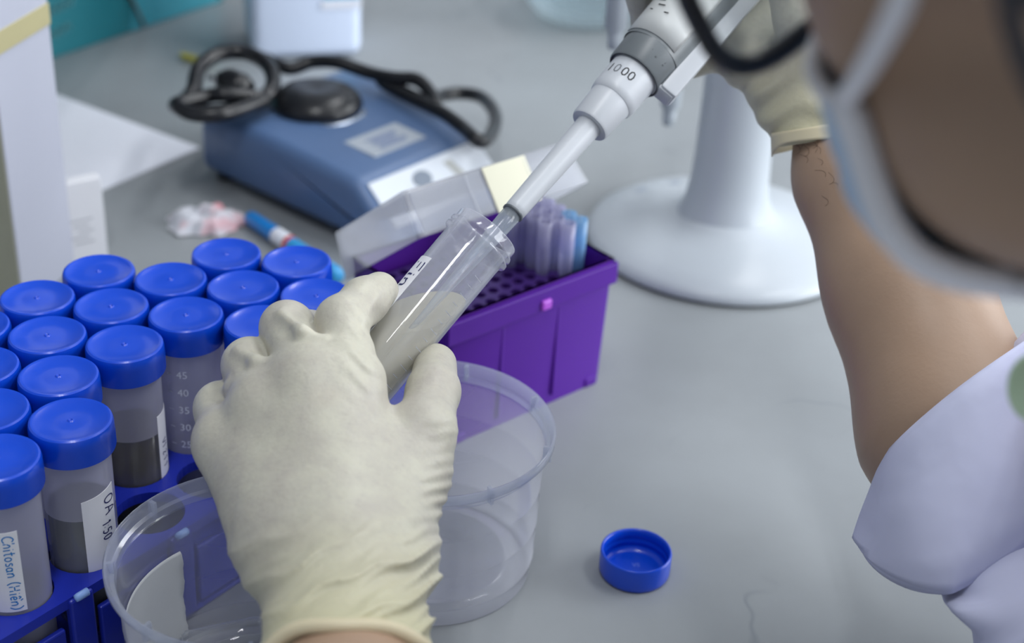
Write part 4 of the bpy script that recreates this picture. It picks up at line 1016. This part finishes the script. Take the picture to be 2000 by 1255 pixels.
# ---------- head frame
HF, HU, HLv = np.array([-.391, .879, -.272]), np.array([-.534, .024, .845]), np.array([-.749, -.476, -.460])
HF = nrm(HF); HU = nrm(HU-HF*np.dot(HU, HF)); HLv = np.cross(HU, HF)
HC = np.array([123.7, 307.7, 417.8])
def hp(f, u, l): return HC+HF*f+HU*u+HLv*l
HAX = [HF, HLv, HU]
elR = W(1868, 850, 668); elR2 = W(1915, 985, 652); shR, shL = np.array([338.0, 535, 232]), np.array([338.0, 225, 232])
elL = np.array([95.0, 235, 72])
def body_skin():
    c = Clay((-95, 150, 20), (480, 760, 520), 3.0)
    c.ell(hp(-6, 42, 0), HAX, (94, 70, 84)); c.ell(hp(40, -28, 0), HAX, (52, 58, 78), 22)
    for s in (-1, 1):
        c.cone(hp(2, -52, 50*s), hp(74, -92, 12*s), 17, 15, 16); c.ell(hp(48, -16, 38*s), HAX, (24, 22, 26), 14); c.ell(hp(24, -46, 46*s), HAX, (34, 25, 26), 12)
        c.cone(hp(80, 26, 12*s), hp(70, 24, 46*s), 10, 10, 10); c.ell(hp(-46, 4, 68*s), HAX, (17, 8, 31), 4)
        c.ell(hp(92, 8, 32*s), HAX, (10, 13, 8), 6, sub=True)
    c.cone(hp(86, 14, 0), hp(94, -18, 0), 7, 9, 8); c.cone(hp(80, -52, 18), hp(80, -52, -18), 12, 12, 10); c.cone(hp(80, -66, 16), hp(80, -66, -16), 11, 11, 6)
    c.cone(hp(76, -96, 6), hp(76, -96, -6), 15, 16, 12)
    c.cone(hp(-22, -50, 0), np.array([285, 395, 275.0]), 54, 60, 24); c.cone(hp(20, -90, 0), np.array([285, 395, 262.0]), 34, 50, 24)
    # shoulders and arms
    c.cone((300, 395, 250), shR, 62, 50, 30); c.cone((300, 380, 250), shL, 62, 50, 30)
    c.cone(shR, elR2, 34, 24, 20); c.cone(shL, elL, 48, 40, 20)
    # right forearm
    wR = W(1622, 246, 728)
    c.cone(elR2, elR, 27, 39, 12); c.cone(elR, W(1768, 560, 699), 40.5, 34.5, 14); c.cone(W(1768, 560, 699), W(1668, 345, 720), 34.5, 27.5, 14); c.cone(W(1668, 345, 720), W(1628, 235, 729), 26.5, 20, 10)
    # left forearm into the cuff
    c.cone(elL, W(690, 1420, 502), 41, 27, 12); c.cone(W(690, 1420, 502), W(676, 1180, 550), 25.5, 18, 8); c.cone(W(650, 1330, 522), W(648, 1180, 550), 19, 16, 8); c.cone(W(712, 1330, 522), W(706, 1180, 550), 19, 16, 8)
    return c.surface()
V, Q = body_skin()
skin = bigmesh('body', V, Q, M_skin, person, PO)
for s in (-1, 1):
    g = xf(lathe([(.3, -11.5)]+[(11.5*math.sin(t), -11.5*math.cos(t)) for t in np.linspace(.15, 3, 12)]+[(.3, 11.5)], 24), lambda p, s=s: hp(80+p[2], 8+p[0], 32*s+p[1]))
    mesh('eye', *shift(g, -PO), mat('eye_white', (226, 222, 216), .2, noise=.02), skin)
# a few fine hairs on the wrist
gs = []
for (u, v, L_) in ((1555, 302, 30), (1572, 306, 34), (1592, 298, 40), (1602, 300, 34), (1575, 318, 24), (1604, 322, 18), (1612, 345, 26), (1620, 360, 30), (1636, 364, 14), (1612, 402, 26), (1588, 290, 36), (1560, 292, 26)):
    c0 = W(1640, 300, 722); pt = W(u, v, 700); 
    d0 = random.uniform(.2, 1.1); cpts = [W(u+L_*t*math.cos(d0+t*1.4), v-L_*t*math.sin(d0+t*1.4)*.8, 696+((u-1640)/4.2)**2*.016) for t in (0, .3, .6, 1)]
    gs.append(sweep(catmull(cpts, 3), .10, 4))
# project hairs onto the arm surface
from mathutils.bvhtree import BVHTree
bvh = BVHTree.FromPolygons([Vector(p) for p in V], [tuple(int(i) for i in q) for q in Q])
def stick(p):
    d = Vector(nrm(p-CO)); hit = bvh.ray_cast(Vector(CO), d)
    return np.array(hit[0])-np.array(d)*.25 if hit[0] is not None and 600 < hit[3] < 800 else p
hg = []
for g in gs:
    n = 4; cl = [np.mean([g[0][i*n+k] for k in range(n)], axis=0) for i in range(len(g[0])//n)]
    hg.append(sweep([stick(p) for p in cl], .06, 4))
hr = mesh('arm_hair', *shift(join(*hg), -PO), mat('dark_hair_strand', (84, 64, 54), .6, noise=.1), skin); hr['kind'] = 'stuff'

# ---------- hair
def hair_geo():
    c = Clay(np.array(HC)-165, np.array(HC)+165, 3.0)
    c.ell(hp(-12, 50, 0), HAX, (101, 82, 90)); c.ell(hp(-62, -10, 0), HAX, (46, 66, 62), 18)
    for s in (-1, 1): c.ell(hp(-44, 0, 58*s), HAX, (36, 15, 52), 8)
    X, Y, Zz = c.coords()
    f = (X-HC[0])*HF[0]+(Y-HC[1])*HF[1]+(Zz-HC[2])*HF[2]; u = (X-HC[0])*HU[0]+(Y-HC[1])*HU[1]+(Zz-HC[2])*HU[2]
    face_ = np.maximum(f-(-2+.0*u), -(u-62))                   # keep: behind the ears, or above the forehead
    keep = np.minimum(f+24+.6*np.clip(u, -50, 30), 70-u)
    c.d = np.maximum(c.d-1.5*np.sin(f/7+u/19).astype(np.float32), keep.astype(np.float32)).astype(np.float32)
    return c.surface()
V, Q = hair_geo()
bigmesh('hair', V, Q, mat('black_hair', (20, 20, 24), .5, noise=.2, nscale=200, bump=.4, bscale=300), person, PO)

# ---------- face mask
M_maskb = mat('mask_blue', (190, 218, 245), .7, noise=.03, nscale=120, bump=.1, bscale=700)
M_maskw = mat('mask_white', (246, 246, 250), .75, noise=.02, nscale=120)
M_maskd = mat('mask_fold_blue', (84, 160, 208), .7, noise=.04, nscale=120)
def mask_pt(a, t):
    fs = 45-19*t; ls = 67-11*t+12*math.sin(math.pi*t**1.4)
    bulge = 1+.05*math.sin(math.pi*t)
    f = fs+(105-16*max(0, t-.62)*2.2-fs)*max(math.cos(a), 0)**1.1*bulge
    l = ls*math.copysign(abs(math.sin(a))**1.3, a)*(1+.03*math.sin(math.pi*t))
    top = -25-1*abs(math.sin(a))**1.5; bot = -122+42*abs(math.sin(a))**2
    u = top+(bot-top)*t
    if .18 < t < .82:
        f += 2.2*math.sin((t-.18)*3*math.pi*2/.64)*max(math.cos(a), 0)
    return hp(f, u, l)
def mask_fn(u, v):
    a = (-.5+u)*math.pi*.998; p = mask_pt(a, v)
    du = mask_pt(min(a+.02, math.pi/2), v)-mask_pt(max(a-.02, -math.pi/2), v); dv = mask_pt(a, min(v+.02, 1))-mask_pt(a, max(v-.02, 0))
    n = np.cross(du, dv); n = n/ (np.linalg.norm(n)+1e-9)
    if np.dot(n, HF*math.cos(a)+HLv*math.sin(a)) < 0: n = -n
    return p, n
fm = mesh('face_mask', *shift(slab(mask_fn, 49, 33, 1.4), -PO), M_maskb, person)
tag(fm, 'pale blue pleated face mask')
for s in (1, -1):
    edge = [mask_pt(s*math.pi/2*.99, t) for t in np.linspace(0, 1, 14)]
    mesh('side_hem', *shift(sweep(edge, 3.8, 10), -PO), M_maskw, fm)
    mesh('ear_loop', *shift(sweep(catmull([hp(46, -26, 67*s), hp(22, -12, 72*s), hp(-6, 6, 77*s), hp(-28, 22, 79*s), hp(-48, 14, 78*s), hp(-62, -10, 74*s), hp(-52, -36, 70*s), hp(-16, -62, 66*s), hp(26, -79, 58*s)], 6), 2.5, 10), -PO), M_maskw, fm)
bot = [mask_pt(a, 1.0) for a in np.linspace(-1.5, 1.5, 30)]
mesh('lower_hem', *shift(sweep(bot, 2.6, 8), -PO), M_maskw, fm)
topm = [mask_pt(a, 0.0) for a in np.linspace(-1.5, 1.5, 30)]
mesh('nose_hem', *shift(sweep(topm, 2.2, 8), -PO), M_maskw, fm)
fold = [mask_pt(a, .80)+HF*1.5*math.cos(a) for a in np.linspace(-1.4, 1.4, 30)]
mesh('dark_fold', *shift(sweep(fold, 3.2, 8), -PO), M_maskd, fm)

# ---------- glasses
gl = empty('eyeglasses', hp(104, 0, 0), 'black framed eyeglasses on the face at top right', 'eyeglasses'); GO = np.array(gl.location)/S
M_frame = mat('black_frame', (16, 19, 30), .3, noise=.1)
M_lens = clear_mat('lens_glass', (225, 235, 235), .13, tint=(.97, .99, .98), rough=.03, ior=1.35, edge=.3)  # milky white stands in for lamp reflections on the lenses
def lens_pts(s, k=1.0, n=40):
    out = []
    for a in np.linspace(0, 2*math.pi, n, endpoint=False):
        x = math.copysign(abs(math.cos(a))**.62, math.cos(a))*29*k; y = math.copysign(abs(math.sin(a))**.62, math.sin(a))*20*k
        out.append(hp(112-.10*(x+29), -13+y, s*(33+x)))
    return out
for s in (1, -1):
    mesh('rim', *shift(sweep(lens_pts(s), 2.9, 10, True), -GO), M_frame, gl)
    P = lens_pts(s, .97); c0 = np.mean(P, axis=0)+HF*1.2
    mesh('lens', *shift((P+[c0], [(i, (i+1) % len(P), len(P)) for i in range(len(P))]), -GO), M_lens, gl)
    mesh('temple', *shift(sweep(catmull([hp(106, -2, 62*s), hp(96, 8, 70*s), hp(40, 36, 79*s), hp(2, 42, 81*s), hp(-30, 34, 82*s), hp(-50, 12, 80*s)], 6), 2.2, 8), -GO), M_frame, gl)
mesh('bridge', *shift(sweep(catmull([hp(112, -5, 5), hp(114, -2, 0), hp(112, -5, -5)], 6), 2.2, 8), -GO), M_frame, gl)

# ---------- lab coat
M_coat = mat('white_coat_cotton', (216, 219, 246), .8, noise=.02, nscale=60, bump=.5, bscale=26)
for n_ in M_coat.node_tree.nodes:
    if n_.type == 'BUMP': n_.inputs['Distance'].default_value = .004
def coat_geo():
    c = Clay((20, 110, -360), (640, 660, 330), 5.0)
    c.ell((480, 365, -190), np.eye(3), (105, 165, 150)); c.ell((478, 365, 10), np.eye(3), (112, 165, 190), 40); c.ell((400, 375, 190), np.eye(3), (120, 160, 100), 40)
    c.cone((360, 375, 225), shR, 74, 66, 30); c.cone((360, 375, 225), shL, 74, 66, 30)
    c.cone(shR, elR2+np.array([48, 22, 44.0]), 62, 40, 20)
    c.cone(shL, elL, 62, 54, 20); c.cone(elL, elL+(W(690, 1420, 515)-elL)*.5, 52, 46, 16)
    X, Y, Zz = c.coords()
    c.d = (c.d-3.0*np.sin(Zz/23+X/31+1.5*np.sin(Y/41))).astype(np.float32)
    # neck opening, and clear of the bench top
    c.cone(hp(-10, -60, 0), np.array([300, 395, 300.0]), 58, 60, 0, sub=True)
    c.d = np.maximum(c.d, np.where((X < 356) & (Zz < 6), 10.0, -100.0)).astype(np.float32)
    return c.surface()
V, Q = coat_geo()
coat = bigmesh('lab_coat', V, Q, M_coat, person, PO)
# turned-back cuff of the right sleeve
def ring_band(keys, sharp=True):
    """keys: (t, centre px, half-axis px, minor px, depth centre, depth half mm)"""
    T = [k[0] for k in keys]
    def at(t, j): return np.array([np.interp(t, T, [k[j][c] for k in keys]) for c in range(len(keys[0][j]))])
    def fn(u, v):
        a = 2*math.pi*u; c = at(v, 1); m_ = at(v, 2); n_ = at(v, 3); dd = at(v, 4)
        ex = 1+.45*v*v if sharp else 1.0
        ca_, sa_ = math.copysign(abs(math.cos(a))**ex, math.cos(a)), math.copysign(abs(math.sin(a))**ex, math.sin(a))
        px = c+m_*ca_+n_*sa_
        wob = 2.5*math.sin(3*a+2*v)*(.3+v)+3*math.sin(2*a+5*v)
        px = px+np.array([wob*.6, wob*.5]); D = dd[0]-dd[1]*math.sin(a)+1.5*math.sin(4*a+3*v)
        return W(px[0], px[1], D)
    return fn
band = ring_band([(0, (1884, 772), (158, -132), (-6, -14), (668, 44)), (.15, (1882, 785), (166, -134), (-6, 6), (666, 47)), (.5, (1876, 892), (186, -104), (-6, 60), (660, 52)), (.85, (1878, 985), (204, -70), (-8, 112), (655, 54)), (1, (1884, 1010), (206, -40), (-30, 142), (654, 52))])
def band_s(u, v):
    p = band(u, v); du = band(u+.004, v)-band(u-.004, v); dv = band(u, min(v+.02, 1))-band(u, max(v-.02, 0)); n = nrm(np.cross(du, dv))
    return p, n
gsb = slab(band_s, 73, 20, 1.6)
cuffR = mesh('turned_back_cuff', *shift(gsb, -PO), M_coat, coat)
hem = [band(a, 1.0) for a in np.linspace(0, 1, 72, endpoint=False)]
mesh('cuff_hem', *shift(sweep(hem, 1.1, 6, True), -PO), M_coat, cuffR)
inner = ring_band([(0, (1884, 960), (188, -60), (-20, 100), (656, 48)), (1, (1886, 1032), (196, -38), (-40, 126), (655, 47))])
def inner_s(u, v):
    p = inner(u, v); du = inner(u+.004, v)-inner(u-.004, v); dv = inner(u, min(v+.02, 1))-inner(u, max(v-.02, 0)); return p, nrm(np.cross(du, dv))
mesh('inner_layer', *shift(slab(inner_s, 73, 6, 1.0), -PO), M_coat, coat)
# sleeve behind the cuff, sagging towards the shoulder
slv = ring_band([(0, (1925, 985), (110, -60), (-20, 120), (656, 44)), (.25, (1985, 1060), (120, -40), (-60, 130), (640, 50)), (.6, (2100, 1120), (100, -110), (-110, 190), (625, 55)), (1, (2330, 1120), (60, -190), (-130, 240), (610, 62))], False)
def slv_fn(u, v):
    p = slv(u, v); a = 2*math.pi*u
    return p+np.array([0, 0, 1])*3.2*math.sin(a*3+v*9)*v+CR*2.4*math.sin(v*26+a*2)
mesh('right_sleeve', *shift(grid(slv_fn, 72, 30, True), -PO), M_coat, coat)

# ---------- green badge on a cord
bg = W(2020, 757, 430)
bd = empty('round_badge', bg, 'pale green badge hanging at right edge in front of the coat', 'badge')
bx_, by_, bz_ = CR, CU, -_fw
def badge_fn(p): return bx_*p[0]+by_*p[1]+bz_*p[2]
mesh('badge_body', *xf(lathe([(.3, -1.5), (7.4, -1.4), (8.2, -.6), (8.2, .6), (7.4, 1.4), (.3, 1.6)], 32), lambda p: badge_fn((p[0]*.92, p[1]*1.18, p[2]))), mat('pale_green_plastic', (222, 248, 206), .45, noise=.04), bd)
mesh('cord', *shift(sweep(catmull([bg+CU*9, bg+np.array([14, 6, 30]), bg+np.array([50, 18, 66]), np.array([292, 352, 296.0])], 6), 1.3, 8), -bg), mat('cord_white', (214, 216, 222), .6, noise=.03), bd)
mesh('stool', *lathe([(.3, -343), (150, -343), (165, -352), (160, -364), (60, -370), (40, -380), (28, -700), (200, -750), (210, -770), (.3, -770)][::-1], 48), mat('stool_vinyl', (60, 62, 68), .5, noise=.05), None).location = Vector((480, 365, 0))*S
tag(bpy.data.objects['stool'], 'dark round lab stool under the person', 'stool')
